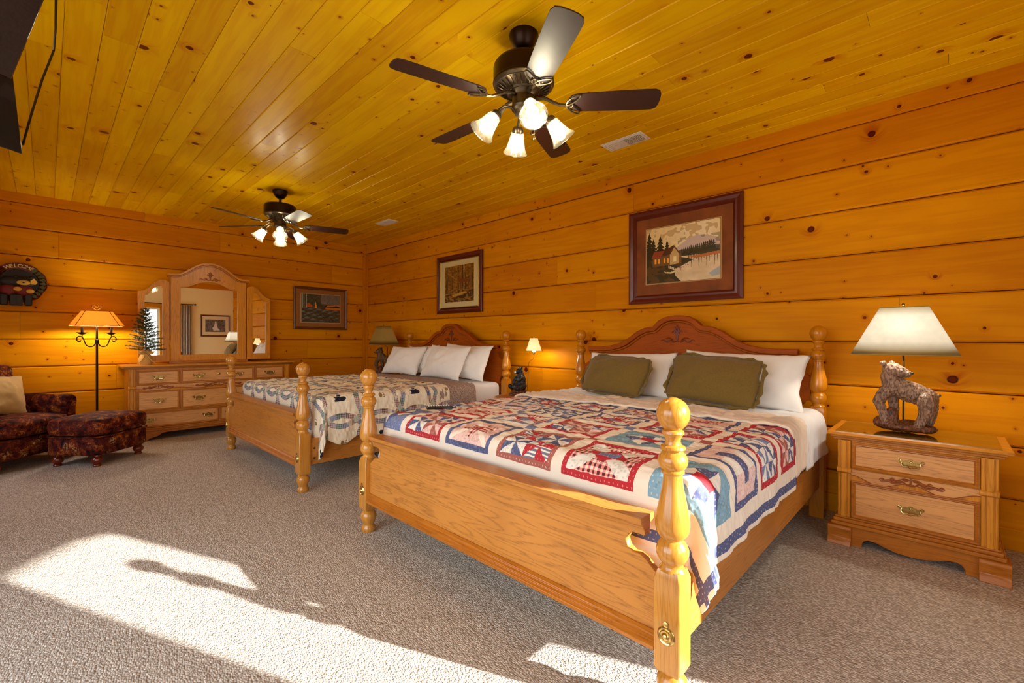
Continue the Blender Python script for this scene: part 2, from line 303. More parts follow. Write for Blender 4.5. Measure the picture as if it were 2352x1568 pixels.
# ------------------------------------------------------------------ mesh helpers
class MB:
    def __init__(s): s.v = []; s.f = []; s.sm = []
    def add(s, vs, fs, smooth=False, mat=None):
        b = len(s.v)
        for p in vs: s.v.append(tuple(mat @ Vector(p)) if mat is not None else tuple(p))
        for f in fs: s.f.append(tuple(i + b for i in f)); s.sm.append(smooth)
        return s
    def box(s, x0, x1, y0, y1, z0, z1, mat=None):
        vs = [(x, y, z) for x in (x0, x1) for y in (y0, y1) for z in (z0, z1)]
        return s.add(vs, [(0, 1, 3, 2), (4, 6, 7, 5), (0, 4, 5, 1), (2, 3, 7, 6), (0, 2, 6, 4), (1, 5, 7, 3)], False, mat)
    def lathe(s, prof, n=24, mat=None, caps=True):
        """prof: list of (r, z)"""
        vs = []; fs = []
        for r, z in prof:
            for i in range(n):
                a = 2 * PI * i / n; vs.append((r * cos(a), r * sin(a), z))
        for k in range(len(prof) - 1):
            for i in range(n):
                j = (i + 1) % n; fs.append((k * n + i, k * n + j, (k + 1) * n + j, (k + 1) * n + i))
        if caps:
            fs.append(tuple(range(n - 1, -1, -1))); fs.append(tuple((len(prof) - 1) * n + i for i in range(n)))
        return s.add(vs, fs, True, mat)
    def tube(s, pts, r, n=8, mat=None, closed=False):
        pts = [Vector(p) for p in pts]; m = len(pts); rs = r if isinstance(r, (list, tuple)) else [r] * m
        vs = []; fs = []; ref = None
        for k in range(m):
            a = pts[(k - 1) % m] if (k or closed) else pts[0]; b = pts[(k + 1) % m] if (k < m - 1 or closed) else pts[-1]
            d = (b - a).normalized()
            if ref is None: ref = d.orthogonal().normalized()
            ref = (ref - d * ref.dot(d)); ref = ref.normalized() if ref.length > 1e-6 else d.orthogonal().normalized()
            w = d.cross(ref)
            for i in range(n):
                t = 2 * PI * i / n; vs.append(tuple(pts[k] + (ref * cos(t) + w * sin(t)) * rs[k]))
        for k in range(m if closed else m - 1):
            k2 = (k + 1) % m
            for i in range(n):
                j = (i + 1) % n; fs.append((k * n + i, k * n + j, k2 * n + j, k2 * n + i))
        if not closed: fs.append(tuple(range(n - 1, -1, -1))); fs.append(tuple((m - 1) * n + i for i in range(n)))
        return s.add(vs, fs, True, mat)
    def prism(s, outline, d0, d1, plane='YZ', mat=None):
        """outline: list of 2D points; extruded along the missing axis from d0 to d1"""
        n = len(outline)
        def P(a, b, d): return {'YZ': (d, a, b), 'XZ': (a, d, b), 'XY': (a, b, d)}[plane]
        vs = [P(a, b, d0) for a, b in outline] + [P(a, b, d1) for a, b in outline]
        fs = [tuple(range(n)), tuple(range(2 * n - 1, n - 1, -1))] + [(i, (i + 1) % n, (i + 1) % n + n, i + n) for i in range(n)]
        return s.add(vs, fs, False, mat)
    def sphere(s, c, r, nu=16, nv=10, mat=None):
        rx, ry, rz = (r, r, r) if not isinstance(r, (tuple, list)) else r
        vs = [(c[0], c[1], c[2] - rz)]; fs = []
        for k in range(1, nv):
            t = -PI / 2 + PI * k / nv
            for i in range(nu):
                a = 2 * PI * i / nu; vs.append((c[0] + rx * cos(t) * cos(a), c[1] + ry * cos(t) * sin(a), c[2] + rz * sin(t)))
        vs.append((c[0], c[1], c[2] + rz)); L = len(vs) - 1
        for i in range(nu): fs.append((0, 1 + (i + 1) % nu, 1 + i)); fs.append((L, L - nu + i, L - nu + (i + 1) % nu))
        for k in range(nv - 2):
            for i in range(nu):
                j = (i + 1) % nu; a = 1 + k * nu; fs.append((a + i, a + j, a + nu + j, a + nu + i))
        return s.add(vs, fs, True, mat)
def cr(pts, k=4):
    """Catmull-Rom smoothing of a polyline"""
    P = [Vector(p) for p in pts]; P = [P[0]] + P + [P[-1]]; o = []
    for i in range(1, len(P) - 2):
        for j in range(k):
            t = j / k; a, b, c, d = P[i - 1], P[i], P[i + 1], P[i + 2]
            o.append(tuple(0.5 * ((2 * b) + (c - a) * t + (2 * a - 5 * b + 4 * c - d) * t * t + (3 * b - a - 3 * c + d) * t ** 3)))
    return o + [tuple(P[-2])]
def auto_uv(me, g, off=None):
    """box-projected UV, u along the grain axis g, in metres"""
    nl = len(me.loops); co = np.empty(len(me.vertices) * 3); me.vertices.foreach_get('co', co); co = co.reshape(-1, 3)
    vi = np.empty(nl, dtype=np.int32); me.loops.foreach_get('vertex_index', vi)
    nf = len(me.polygons); nrm = np.empty(nf * 3); me.polygons.foreach_get('normal', nrm); nrm = np.abs(nrm.reshape(-1, 3))
    lt = np.empty(nf, dtype=np.int32); me.polygons.foreach_get('loop_total', lt)
    ax = np.repeat(nrm.argmax(1), lt); P = co[vi]; off = off or (random.uniform(0, 50), random.uniform(0, 50))
    others = [a for a in range(3) if a != g]; u = P[:, g].copy(); v = np.where(ax == others[0], P[:, others[1]], P[:, others[0]])
    endm = ax == g; u = np.where(endm, P[:, others[0]] * 0.3, u); v = np.where(endm, P[:, others[1]], v)
    uvl = me.uv_layers.new(name='UVMap'); uvl.data.foreach_set('uv', np.stack([u + off[0], v + off[1]], 1).ravel().astype(np.float32))
def build(name, mb, mat, parent=None, grain=0, bevel=0.0, seg=2, label=None, loc=None, rot=None, sharp=0.7, sub=0, mods=None, off=None):
    me = bpy.data.meshes.new(name); me.from_pydata(mb.v, [], mb.f); me.update()
    bm = bmesh.new(); bm.from_mesh(me); bmesh.ops.recalc_face_normals(bm, faces=bm.faces); bm.to_mesh(me); bm.free()
    me.polygons.foreach_set('use_smooth', [True] * len(me.polygons) if any(mb.sm) or bevel else [False] * len(me.polygons))
    if any(mb.sm) or bevel: me.set_sharp_from_angle(angle=sharp)
    auto_uv(me, grain, off)
    me.materials.append(M[mat] if isinstance(mat, str) else mat)
    o = bpy.data.objects.new(name, me); COL.objects.link(o)
    if parent is not None: o.parent = parent
    if loc is not None: o.location = loc
    if rot is not None: o.rotation_euler = rot
    if label: o['label'] = label
    if bevel:
        b = o.modifiers.new('bevel', 'BEVEL'); b.width = bevel; b.segments = seg; b.limit_method = 'ANGLE'; b.angle_limit = 0.6
        b.harden_normals = False
    if sub:
        b = o.modifiers.new('sub', 'SUBSURF'); b.levels = sub; b.render_levels = sub
    return o
def empty(name, loc=(0, 0, 0), rz=0.0, label=None, cat=None, group=None, kind=None):
    o = bpy.data.objects.new(name, None); COL.objects.link(o); o.location = loc; o.rotation_euler = (0, 0, rz); o.empty_display_size = 0.1
    return tag(o, label, cat, group, kind)
def tag(o, label=None, cat=None, group=None, kind=None):
    if label: o['label'] = label
    if cat: o['category'] = cat
    if group: o['group'] = group
    if kind: o['kind'] = kind
    return o
CH = {}
def copy_tree(o, parent=None):
    c = o.copy(); COL.objects.link(c)
    if parent is not None: c.parent = parent
    for ch in [x for x in bpy.data.objects if x.parent == o and x is not c]: copy_tree(ch, c)
    return c
def struct(name, mb, mat, parent=None, **kw):
    o = build(name, mb, mat, parent, **kw)
    if parent is None: o['kind'] = 'structure'
    return o
def Rz(a): return Matrix.Rotation(a, 4, 'Z')
def T(x, y, z): return Matrix.Translation((x, y, z))

# ------------------------------------------------------------------ the room
def holes_boxes(mb, a0, a1, z0, z1, holes, put):
    """fills the rectangle a0..a1 x z0..z1 around the holes with boxes; put(mb, a0, a1, z0, z1)"""
    x = a0
    for (h0, h1, hz0, hz1) in sorted(holes):
        put(mb, x, h0, z0, z1); put(mb, h0, h1, z0, hz0); put(mb, h0, h1, hz1, z1); x = h1
    put(mb, x, a1, z0, z1)
fl = MB().box(XL - 0.2, XR + 0.2, YF - 0.2, YB + 0.2, -0.06, 0.0); struct('floor', fl, 'carpet')
ceil = struct('ceiling', MB().box(XL - 0.1, XR + 0.1, YF - 0.1, YB + 0.1, ZC + 0.022, ZC + 0.12), 'groove')
wall_r = struct('wall_right', MB().box(XR + 0.032, XR + 0.2, YF - 0.2, YB + 0.2, 0, ZC + 0.11), "groove")
wall_b = struct('wall_back', MB().box(XL - 0.2, XR + 0.2, YB + 0.032, YB + 0.2, 0, ZC + 0.11), "groove")
mb = MB(); holes_boxes(mb, XL - 0.2, XR + 0.2, 0, ZC + 0.11, FRONT_WIN, lambda m, a, b, c, d: m.box(a, b, YF - 0.12, YF, c, d)); struct('wall_front', mb, 'plaster')
mb = MB(); holes_boxes(mb, YF - 0.12, YB + 0.1, 0, ZC + 0.11, LEFT_WIN, lambda m, a, b, c, d: m.box(XL - 0.12, XL, a, b, c, d)); struct('wall_left', mb, 'pine_wall', grain=1)
wall_l = bpy.data.objects['wall_left']
def plank(parent, mat, kind, a0, a1, b0, b1, t=0.03, c=0.011, g=0.0028):
    """a = along the board, b = across it; kind R (headboard wall), B (dresser wall), C (ceiling)"""
    oc = [(b0 + g, 0), (b0 + g, t - c), (b0 + g + c, t), (b1 - g - c, t), (b1 - g, t - c), (b1 - g, 0)]
    def P(a, b, d):
        return {'R': (XR + 0.03 - d, a, b), 'B': (a, YB + 0.03 - d, b), 'C': (b, a, ZC + 0.02 - d), 'L': (XL + d * 0.6, a, b)}[kind]
    n = 6; m = MB(); a0 += 0.0008; a1 -= 0.0008
    m.add([P(a0, b, d) for b, d in oc] + [P(a1, b, d) for b, d in oc], [tuple(range(n)), tuple(range(n, 2 * n))] + [(i, (i + 1) % n, (i + 1) % n + n, i + n) for i in range(n)])
    build('plank', m, mat, parent, grain=0 if kind == 'B' else 1)
rows = [(-0.02, 0.29), (0.29, 0.597), (0.597, 0.90), (0.90, 1.209), (1.209, 1.516), (1.516, 1.822), (1.822, 2.14), (2.14, 2.444), (2.444, 2.72)]
rj = [[2.9], [0.9, 4.9], [3.3], [1.9, 5.6], [0.23, 5.0], [2.6, 6.1], [3.1, 4.46], [4.46], [2.17, 5.9]]
bj = [[1.2], [2.4], [0.6], [2.9], [-0.2, 3.2], [0.9], [2.2], [0.1, 3.3], [1.7]]
for (z0, z1), jr, jb in zip(rows, rj, bj):
    ys = [YF] + jr + [YB - 0.001]
    for y0, y1 in zip(ys[:-1], ys[1:]): plank(wall_r, 'pine_wall', 'R', y0, y1, max(z0, 0), z1)
    xs = [XL] + jb + [XR - 0.001]
    for x0, x1 in zip(xs[:-1], xs[1:]): plank(wall_b, 'pine_wall', 'B', x0, x1, max(z0, 0), z1)
for z0, z1 in rows:
    z0 = max(z0, 0); y = YF + 0.001; cuts = []
    for (a, b, w0, w1) in LEFT_WIN:
        cuts.append((y, a, z0, z1)); cuts.append((a, b, z0, min(z1, w0))); cuts.append((a, b, max(z0, w1), z1)); y = b
    cuts.append((y, YB - 0.001, z0, z1))
    for (a, b, q0, q1) in cuts:
        if q1 - q0 > 0.03: plank(wall_l, 'pine_wall', 'L', a, b, q0, q1)
cw = 0.1435; x = 0.352 - 12 * cw; row = 0
while x < XR - 0.02:
    x0, x1 = max(x, XL), min(x + cw, XR)
    y = YF; first = random.uniform(0.5, 3.4)
    while y < YB - 0.01:
        L = first if y == YF else random.choice([1.2, 1.8, 2.4, 3.0, 3.6]) * random.uniform(0.95, 1.05)
        y2 = min(y + L, YB)
        if YB - y2 < 0.5: y2 = YB
        plank(ceil, 'pine_ceiling', 'C', y, y2, x0, x1, t=0.02, c=0.0045, g=0.0006); y = y2
    x += cw; row += 1
# trim boards
def trim(name, mb, g): return struct(name, mb, 'pine_wall', grain=g, bevel=0.003, seg=1)
trim('trim_1', MB().box(XR - 0.018, XR, 3.832, YB - 0.018, 2.715, ZC + 0.006), 1)
trim('trim_2', MB().box(XR - 0.018, XR, YF, 3.830, 2.715, ZC + 0.006), 1)
trim('trim_3', MB().box(XL, 0.868, YB - 0.018, YB, 2.715, ZC + 0.006), 0)
trim('trim_4', MB().box(0.870, XR - 0.018, YB - 0.018, YB, 2.715, ZC + 0.006), 0)
trim('trim_8', MB().box(XL, XL + 0.03, YF + 0.03, YB - 0.02, 2.70, ZC + 0.006), 1)
trim('trim_5', MB().box(XR - 0.07, XR, YB - 0.02, YB, 0.14, 2.714), 2)
trim('trim_6', MB().box(XR - 0.02, XR, YB - 0.07, YB - 0.021, 0.14, 2.60), 2)
trim('trim_7', MB().box(XL, XR - 0.018, YF, YF + 0.03, 2.66, ZC + 0.006), 0)
for nm, m_, g in (('baseboard_right', MB().box(XR - 0.02, XR, YF, YB, 0, 0.125), 1), ('baseboard_back', MB().box(XL, XR - 0.02, YB - 0.02, YB, 0, 0.125), 0),
                  ('baseboard_front', MB().box(XL, XR - 0.02, YF, YF + 0.015, 0, 0.125), 0)):
    struct(nm, m_, 'pine_wall', grain=g, bevel=0.004, seg=1)
# windows with frame, pane, casing and sill
wi = 0
for (a, b, z0, z1) in FRONT_WIN:
    wi += 1
    w = empty('window_%d' % wi, (0, 0, 0), kind='structure'); y = YF - 0.08
    m = MB(); f = 0.045
    for r in ((a, a + f, z0, z1), (b - f, b, z0, z1), (a + f, b - f, z0, z0 + f), (a + f, b - f, z1 - f, z1)): m.box(r[0], r[1], y - 0.02, y + 0.02, r[2], r[3])
    build('window_frame', m, 'white_metal', w); build('pane', MB().box(a + f, b - f, y - 0.003, y + 0.003, z0 + f, z1 - f), 'pane', w)
    m = MB(); c = 0.115; q = YF + 0.022
    m.box(a - c, a, YF, q, z0 - c, z1 + c); m.box(b, b + c, YF, q, z0 - c, z1 + c); m.box(a, b, YF, q, z1, z1 + c); m.box(a, b, YF, q, z0 - c, z0)
    build('casing', m, 'pine_wall', w, grain=2, bevel=0.003, seg=1); build('window_sill', MB().box(a - c, b + c, YF, YF + 0.06, z0 - 0.02, z0 + 0.005), 'pine_wall', w, grain=0)
for (a, b, z0, z1) in LEFT_WIN:
    wi += 1
    w = empty('window_%d' % wi, (0, 0, 0), kind='structure'); xx = XL - 0.08; f = 0.05
    m = MB(); mid = (a + b) / 2
    for r in ((a, a + f, z0, z1), (b - f, b, z0, z1), (mid - 0.03, mid + 0.03, z0, z1), (a + f, b - f, z0, z0 + f), (a + f, b - f, z1 - f, z1)): m.box(xx - 0.02, xx + 0.02, r[0], r[1], r[2], r[3])
    build('window_frame', m, 'white_metal', w); build('pane', MB().box(xx - 0.003, xx + 0.003, a + f, b - f, z0 + f, z1 - f), 'pane', w)
    m = MB(); c = 0.10; q = XL + 0.032
    m.box(XL, q, a - c, a, z0 - c, z1 + c); m.box(XL, q, b, b + c, z0 - c, z1 + c); m.box(XL, q, a, b, z1, z1 + c); m.box(XL, q, a, b, z0 - c, z0)
    build('casing', m, 'pine_wall', w, grain=2, bevel=0.003, seg=1)
# unseen slab added outside the front wall: its sloping edge trims the sunlight
xr = lambda x: 2.36 + 0.306 * (x - 2.39)
m = MB().prism([(1.0, xr(1.0)), (4.6, xr(4.6)), (4.6, xr(4.6) + 0.12), (1.0, xr(1.0) + 0.12)], -2.50, YF - 0.125, 'XZ')
struct('sun_trim_slab', m, 'sun_trim', grain=0)
struct('ground_outside', MB().box(-30, 30, -30, 30, -0.5, -0.45), 'deck')

# ------------------------------------------------------------------ beds
BALL = [(0.0, 1.032), (0.012, 1.0308), (0.025, 1.0255), (0.038, 1.016), (0.047, 1.003), (0.0525, 0.987), (0.053, 0.974), (0.050, 0.959), (0.043, 0.944), (0.033, 0.933), (0.027, 0.928)]
TURN = BALL + [(0.034, 0.924), (0.036, 0.916), (0.030, 0.908), (0.025, 0.897), (0.024, 0.888), (0.027, 0.879), (0.038, 0.873), (0.041, 0.866), (0.038, 0.861), (0.031, 0.857),
    (0.040, 0.848), (0.0475, 0.833), (0.048, 0.822), (0.044, 0.808), (0.034, 0.797), (0.037, 0.793), (0.037, 0.787), (0.031, 0.781), (0.031, 0.765), (0.035, 0.735), (0.042, 0.70), (0.050, 0.66), (0.0545, 0.63), (0.055, 0.610), (0.051, 0.592), (0.042, 0.578),
    (0.033, 0.570), (0.036, 0.566), (0.047, 0.553), (0.052, 0.535), (0.052, 0.522), (0.046, 0.504), (0.036, 0.494), (0.034, 0.488), (0.036, 0.480), (0.044, 0.470)]
FOOT = [(0.042, 0.150), (0.034, 0.140), (0.030, 0.133), (0.036, 0.128), (0.046, 0.115), (0.050, 0.098), (0.047, 0.080), (0.038, 0.060), (0.033, 0.046), (0.034, 0.040), (0.041, 0.032), (0.044, 0.018), (0.042, 0.005), (0.038, 0.0)]
def post(name, dz, parent, loc, mat):
    m = MB(); m.lathe([(r, z + dz) for r, z in reversed(TURN)], 24)
    h = 0.044; zt = 0.478 + dz; zb = 0.140
    if dz == 0: m.lathe(list(reversed(FOOT)), 20)
    else: zb = 0.0
    # square block with lamb's tongue shoulders
    c = 0.0035; oc = [(h - c, h), (h, h - c), (h, -h + c), (h - c, -h), (-h + c, -h), (-h, -h + c), (-h, h - c), (-h + c, h)]
    s2 = 0.70
    lv = [(zb, 0.84 if dz == 0 else 1.0), (zb + 0.016, 1.0), (zt - 0.034, 1.0), (zt - 0.004, 0.80)]
    vs = [(x * s, y * s, z) for z, s in lv for x, y in oc]; fs = [tuple(range(7, -1, -1)), tuple(24 + i for i in range(8))]
    for k in range(3): fs += [(k * 8 + i, k * 8 + (i + 1) % 8, k * 8 + 8 + (i + 1) % 8, k * 8 + 8 + i) for i in range(8)]
    m.add(vs, fs)
    return build(name, m, mat, parent, grain=2, loc=loc, sharp=0.6)
XFOOT, XHEAD = 1.427, 3.735
def spiral(cx, cy, r0, r1, a0, a1, n=14):
    return [(cx + (r0 + (r1 - r0) * i / n) * cos(a0 + (a1 - a0) * i / n), cy + (r0 + (r1 - r0) * i / n) * sin(a0 + (a1 - a0) * i / n)) for i in range(n + 1)]
def scrollwork(w, h, kind=0):
    """carved applique, 2D curves centred on 0,0: list of (points, radius)"""
    cs = []
    for s in (-1, 1):
        if kind == 0:      # acanthus spray with C scrolls (drawers)
            cs.append(([(s * x * w, y * h) for x, y in spiral(0.07, 0.18, 0.075, 0.025, 2.4, -3.2)], 0.055 * h))
            cs.append(([(s * x * w, y * h) for x, y in [(0.02, -0.35), (0.07, -0.25), (0.13, -0.05), (0.20, -0.22), (0.28, -0.30), (0.34, -0.12), (0.40, -0.2), (0.46, -0.26), (0.49, -0.12), (0.46, -0.02), (0.43, -0.08)]], 0.065 * h))
            cs.append(([(s * x * w, y * h) for x, y in [(0.14, 0.20), (0.20, 0.02), (0.27, -0.05), (0.33, 0.1)]], 0.05 * h))
            cs.append(([(s * x * w, y * h) for x, y in [(0.22, -0.2), (0.27, 0.12), (0.31, 0.2)]], 0.04 * h))
        else:              # shell plume over two leaf swags (headboards, mirror)
            cs.append(([(s * x * w, y * h) for x, y in [(0.0, -0.32), (0.10, -0.40), (0.2, -0.30), (0.30, -0.40), (0.42, -0.28), (0.5, -0.34)]], 0.045 * h))
            cs.append(([(s * x * w, y * h) for x, y in [(0.12, -0.30), (0.22, -0.18), (0.34, -0.22)]], 0.04 * h))
            cs.append(([(s * x * w, y * h) for x, y in [(0.02, -0.25), (0.03, 0.0), (0.10, 0.2), (0.15, 0.1)]], 0.04 * h))
            cs.append(([(s * x * w, y * h) for x, y in [(0.01, -0.1), (0.04, 0.25), (0.08, 0.42)]], 0.04 * h))
    cs.append(([(0, -0.4 * h), (0, 0.1 * h), (0, 0.5 * h)], 0.05 * h))
    return cs
def carving(parent, kind, w, h, to3, mat='carving_shadow', name='carving', rmul=1.0):
    m = MB()
    for pts, r in scrollwork(w, h, kind):
        pts = cr(pts, 3) if len(pts) < 13 else pts
        n = len(pts); m.tube([to3(a, b) for a, b in pts], [max(0.0012, r * rmul * (0.5 + 0.6 * sin(PI * (i + 0.5) / n))) for i in range(n)], 6)
    return build(name, m, mat, parent, grain=0)
def arch(k=1.0):
    """headboard top line, distance from the bed centre -> height"""
    return [(0.0, 1.415), (0.05, 1.413), (0.10, 1.402), (0.15, 1.378), (0.185, 1.345), (0.205, 1.325), (0.24, 1.322), (0.29, 1.313), (0.36, 1.282), (0.42, 1.240), (0.48, 1.200), (0.55, 1.172), (0.64, 1.152), (0.74, 1.145), (0.885, 1.145)]
def offset_line(pts, d):
    o = []
    for i, p in enumerate(pts):
        a = Vector(pts[max(i - 1, 0)]); b = Vector(pts[min(i + 1, len(pts) - 1)]); t = (b - a).normalized(); n = Vector((-t.y, t.x)); o.append(tuple(Vector(p) + n * d))
    return o
def strip_y(line, d0, d1, x0, x1):
    """moulding that follows a line in the YZ plane between offsets d0 and d1"""
    a = offset_line(line, d0); b = offset_line(line, d1); n = len(line); m = MB(); vs = []
    for i in range(n):
        for (p, x) in ((a[i], x0), (b[i], x0), (b[i], x1), (a[i], x1)): vs.append((x, p[0], p[1]))
    fs = [(0, 1, 2, 3), (4 * n - 1, 4 * n - 2, 4 * n - 3, 4 * n - 4)]
    for i in range(n - 1):
        for k in range(4): fs.append((4 * i + k, 4 * i + (k + 1) % 4, 4 * i + 4 + (k + 1) % 4, 4 * i + 4 + k))
    return m.add(vs, fs)
def make_bed(yc, label, cloth_label):
    """origin at the bed's centre line on the floor (world x kept)"""
    b = empty('poster_bed', (0, yc, 0), 0, label, 'bed', None)
    H = 1.001
    for s in (-1, 1):
        post('foot_post', 0.0, b, (XFOOT, s * H, 0), 'oak_post'); post('head_post', 0.29, b, (XHEAD, s * H, 0), 'oak_head')
    # footboard: panel with scroll cut-outs, top ledge, bottom moulding
    W = H - 0.043
    e = [(W, 0.200), (W, 0.440), (W - 0.022, 0.455), (W - 0.045, 0.475), (W - 0.068, 0.486), (W - 0.092, 0.486), (W - 0.112, 0.500), (W - 0.120, 0.522), (W - 0.108, 0.545), (W - 0.085, 0.558), (W - 0.085, 0.60)]
    out = [(-y, z) for y, z in e] + [(y, z) for y, z in reversed(e)]
    x0 = XFOOT - 0.014
    build('footboard', MB().prism(out, x0, x0 + 0.03, 'YZ'), 'oak', b, grain=1, bevel=0.002, seg=1)
    m = MB(); Lg = W - 0.045
    prof = [(x0 - 0.004, 0.556), (x0 - 0.006, 0.572), (x0 - 0.016, 0.584), (x0 - 0.018, 0.590), (x0 - 0.032, 0.600), (x0 - 0.034, 0.622), (x0 + 0.062, 0.622), (x0 + 0.060, 0.600), (x0 + 0.034, 0.590), (x0 + 0.031, 0.556)]
    m.prism(prof, -Lg, Lg, 'XZ'); m.v = m.v
    build('footboard_ledge', m, 'oak', b, grain=1, bevel=0.0015, seg=1)
    m = MB(); prof = [(x0 - 0.03, 0.200), (x0 - 0.032, 0.214), (x0 - 0.022, 0.222), (x0 - 0.024, 0.229), (x0 - 0.014, 0.236), (x0 - 0.014, 0.243), (x0 - 0.004, 0.252), (x0 + 0.002, 0.252), (x0 + 0.002, 0.200)]
    m.prism(prof, -W, W, 'XZ'); build('footboard_moulding', m, 'oak_edge', b, grain=1, bevel=0.001, seg=1)
    # headboard
    hx = XHEAD - 0.015; L = arch(); full = [(-y, z) for y, z in reversed(L[1:])] + L
    low = [(0.885, 1.10), (0.86, 1.06), (0.875, 1.02), (0.93, 0.99), (W, 0.96), (W, 0.80), (0.93, 0.79), (0.90, 0.74), (0.90, 0.68), (0.93, 0.64), (W, 0.60), (W, 0.30)]
    out = full + low + [(-y, z) for y, z in reversed(low)]
    build('headboard', MB().prism(out, hx, hx + 0.028, 'YZ'), 'oak_shaded', b, grain=1, bevel=0.002, seg=1)
    build('headboard_moulding', strip_y(full, 0.012, -0.030, hx - 0.034, hx + 0.034), 'oak_shaded', b, grain=1, bevel=0.005)
    build('headboard_moulding', strip_y(full, -0.030, -0.048, hx - 0.016, hx + 0.006), 'oak_shaded', b, grain=1, bevel=0.005)
    carving(b, 1, 0.30, 0.16, lambda a, c: (hx - 0.003, a, 1.265 + c), 'carving_dark', rmul=0.8)
    # rails with bolts, bolt covers on the posts
    for s in (-1, 1):
        r = build('side_rail', MB().box(XFOOT + 0.043, XHEAD - 0.04, s * H - 0.016, s * H + 0.016, 0.205, 0.415), 'oak', b, grain=0, bevel=0.003, seg=1)
        for z in (0.255, 0.335): build('bolt', MB().lathe([(0.0, 0.0), (0.008, 0.0), (0.009, 0.002), (0.007, 0.006), (0.0, 0.007)], 12, T(XFOOT + 0.085, s * (H + 0.016), z) @ Matrix.Rotation(-s * PI / 2, 4, 'X')), 'brass_dark', r)
        c = MB(); Q = T(XFOOT - 0.045, s * H, 0.268) @ Matrix.Rotation(-PI / 2, 4, 'Y')
        c.lathe([(0.0, 0.013), (0.007, 0.012), (0.011, 0.009), (0.013, 0.005), (0.018, 0.006), (0.021, 0.003), (0.025, 0.005), (0.028, 0.003), (0.030, 0.0), (0.0, 0.0)][::-1], 24, Q)
        c.lathe([(0.0, 0.0), (0.009, 0.0), (0.009, 0.004), (0.004, 0.006), (0.0, 0.006)], 14, T(XFOOT - 0.045, s * H, 0.306) @ Matrix.Rotation(-PI / 2, 4, 'Y'))
        build('bolt_cover', c, 'brass', b)
    return b
M['carving_dark'] = plain('dark_carving_stain', lin((110, 40, 10)), 0.5)
YK, YQ = 1.646, 4.705
bed1 = make_bed(YK, 'honey oak poster bed nearest the camera, with the red and blue patchwork quilt', '')
bed2 = make_bed(YQ, 'oak poster bed farther back, with the cream ring-pattern quilt', '')
bed2['group'] = 'two matching cannonball poster beds'; bed1['group'] = bed2['group']
def soft_box(x0, x1, y0, y1, z0, z1, r, n=5):
    """box with rounded edges, smooth"""
    bm = bmesh.new(); bmesh.ops.create_cube(bm, size=1)
    for v in bm.verts: v.co = Vector((x0 if v.co.x < 0 else x1, y0 if v.co.y < 0 else y1, z0 if v.co.z < 0 else z1))
    bmesh.ops.bevel(bm, geom=list(bm.edges), offset=r, segments=n, profile=0.5, affect='EDGES')
    m = MB(); bm.verts.ensure_lookup_table(); m.v = [tuple(v.co) for v in bm.verts]; m.f = [tuple(v.index for v in f.verts) for f in bm.faces]; m.sm = [True] * len(m.f); bm.free(); return m
for yc, nm in ((YK, 'near bed under the patchwork quilt'), (YQ, 'far bed under the cream quilt')):
    o = build('mattress', soft_box(1.56, 3.70, yc - 0.955, yc + 0.955, 0.47, 0.722, 0.06), 'sheet', sharp=2)
    tag(o, 'white sheeted mattress of the ' + nm, 'mattress', 'white mattresses on the poster beds')
    o = build('box_spring', soft_box(1.51, 3.69, yc - 0.93, yc + 0.93, 0.23, 0.468, 0.02, 2), 'sheet', sharp=2)
    tag(o, 'white box spring inside the rails of the ' + nm, 'box spring', 'white box springs')
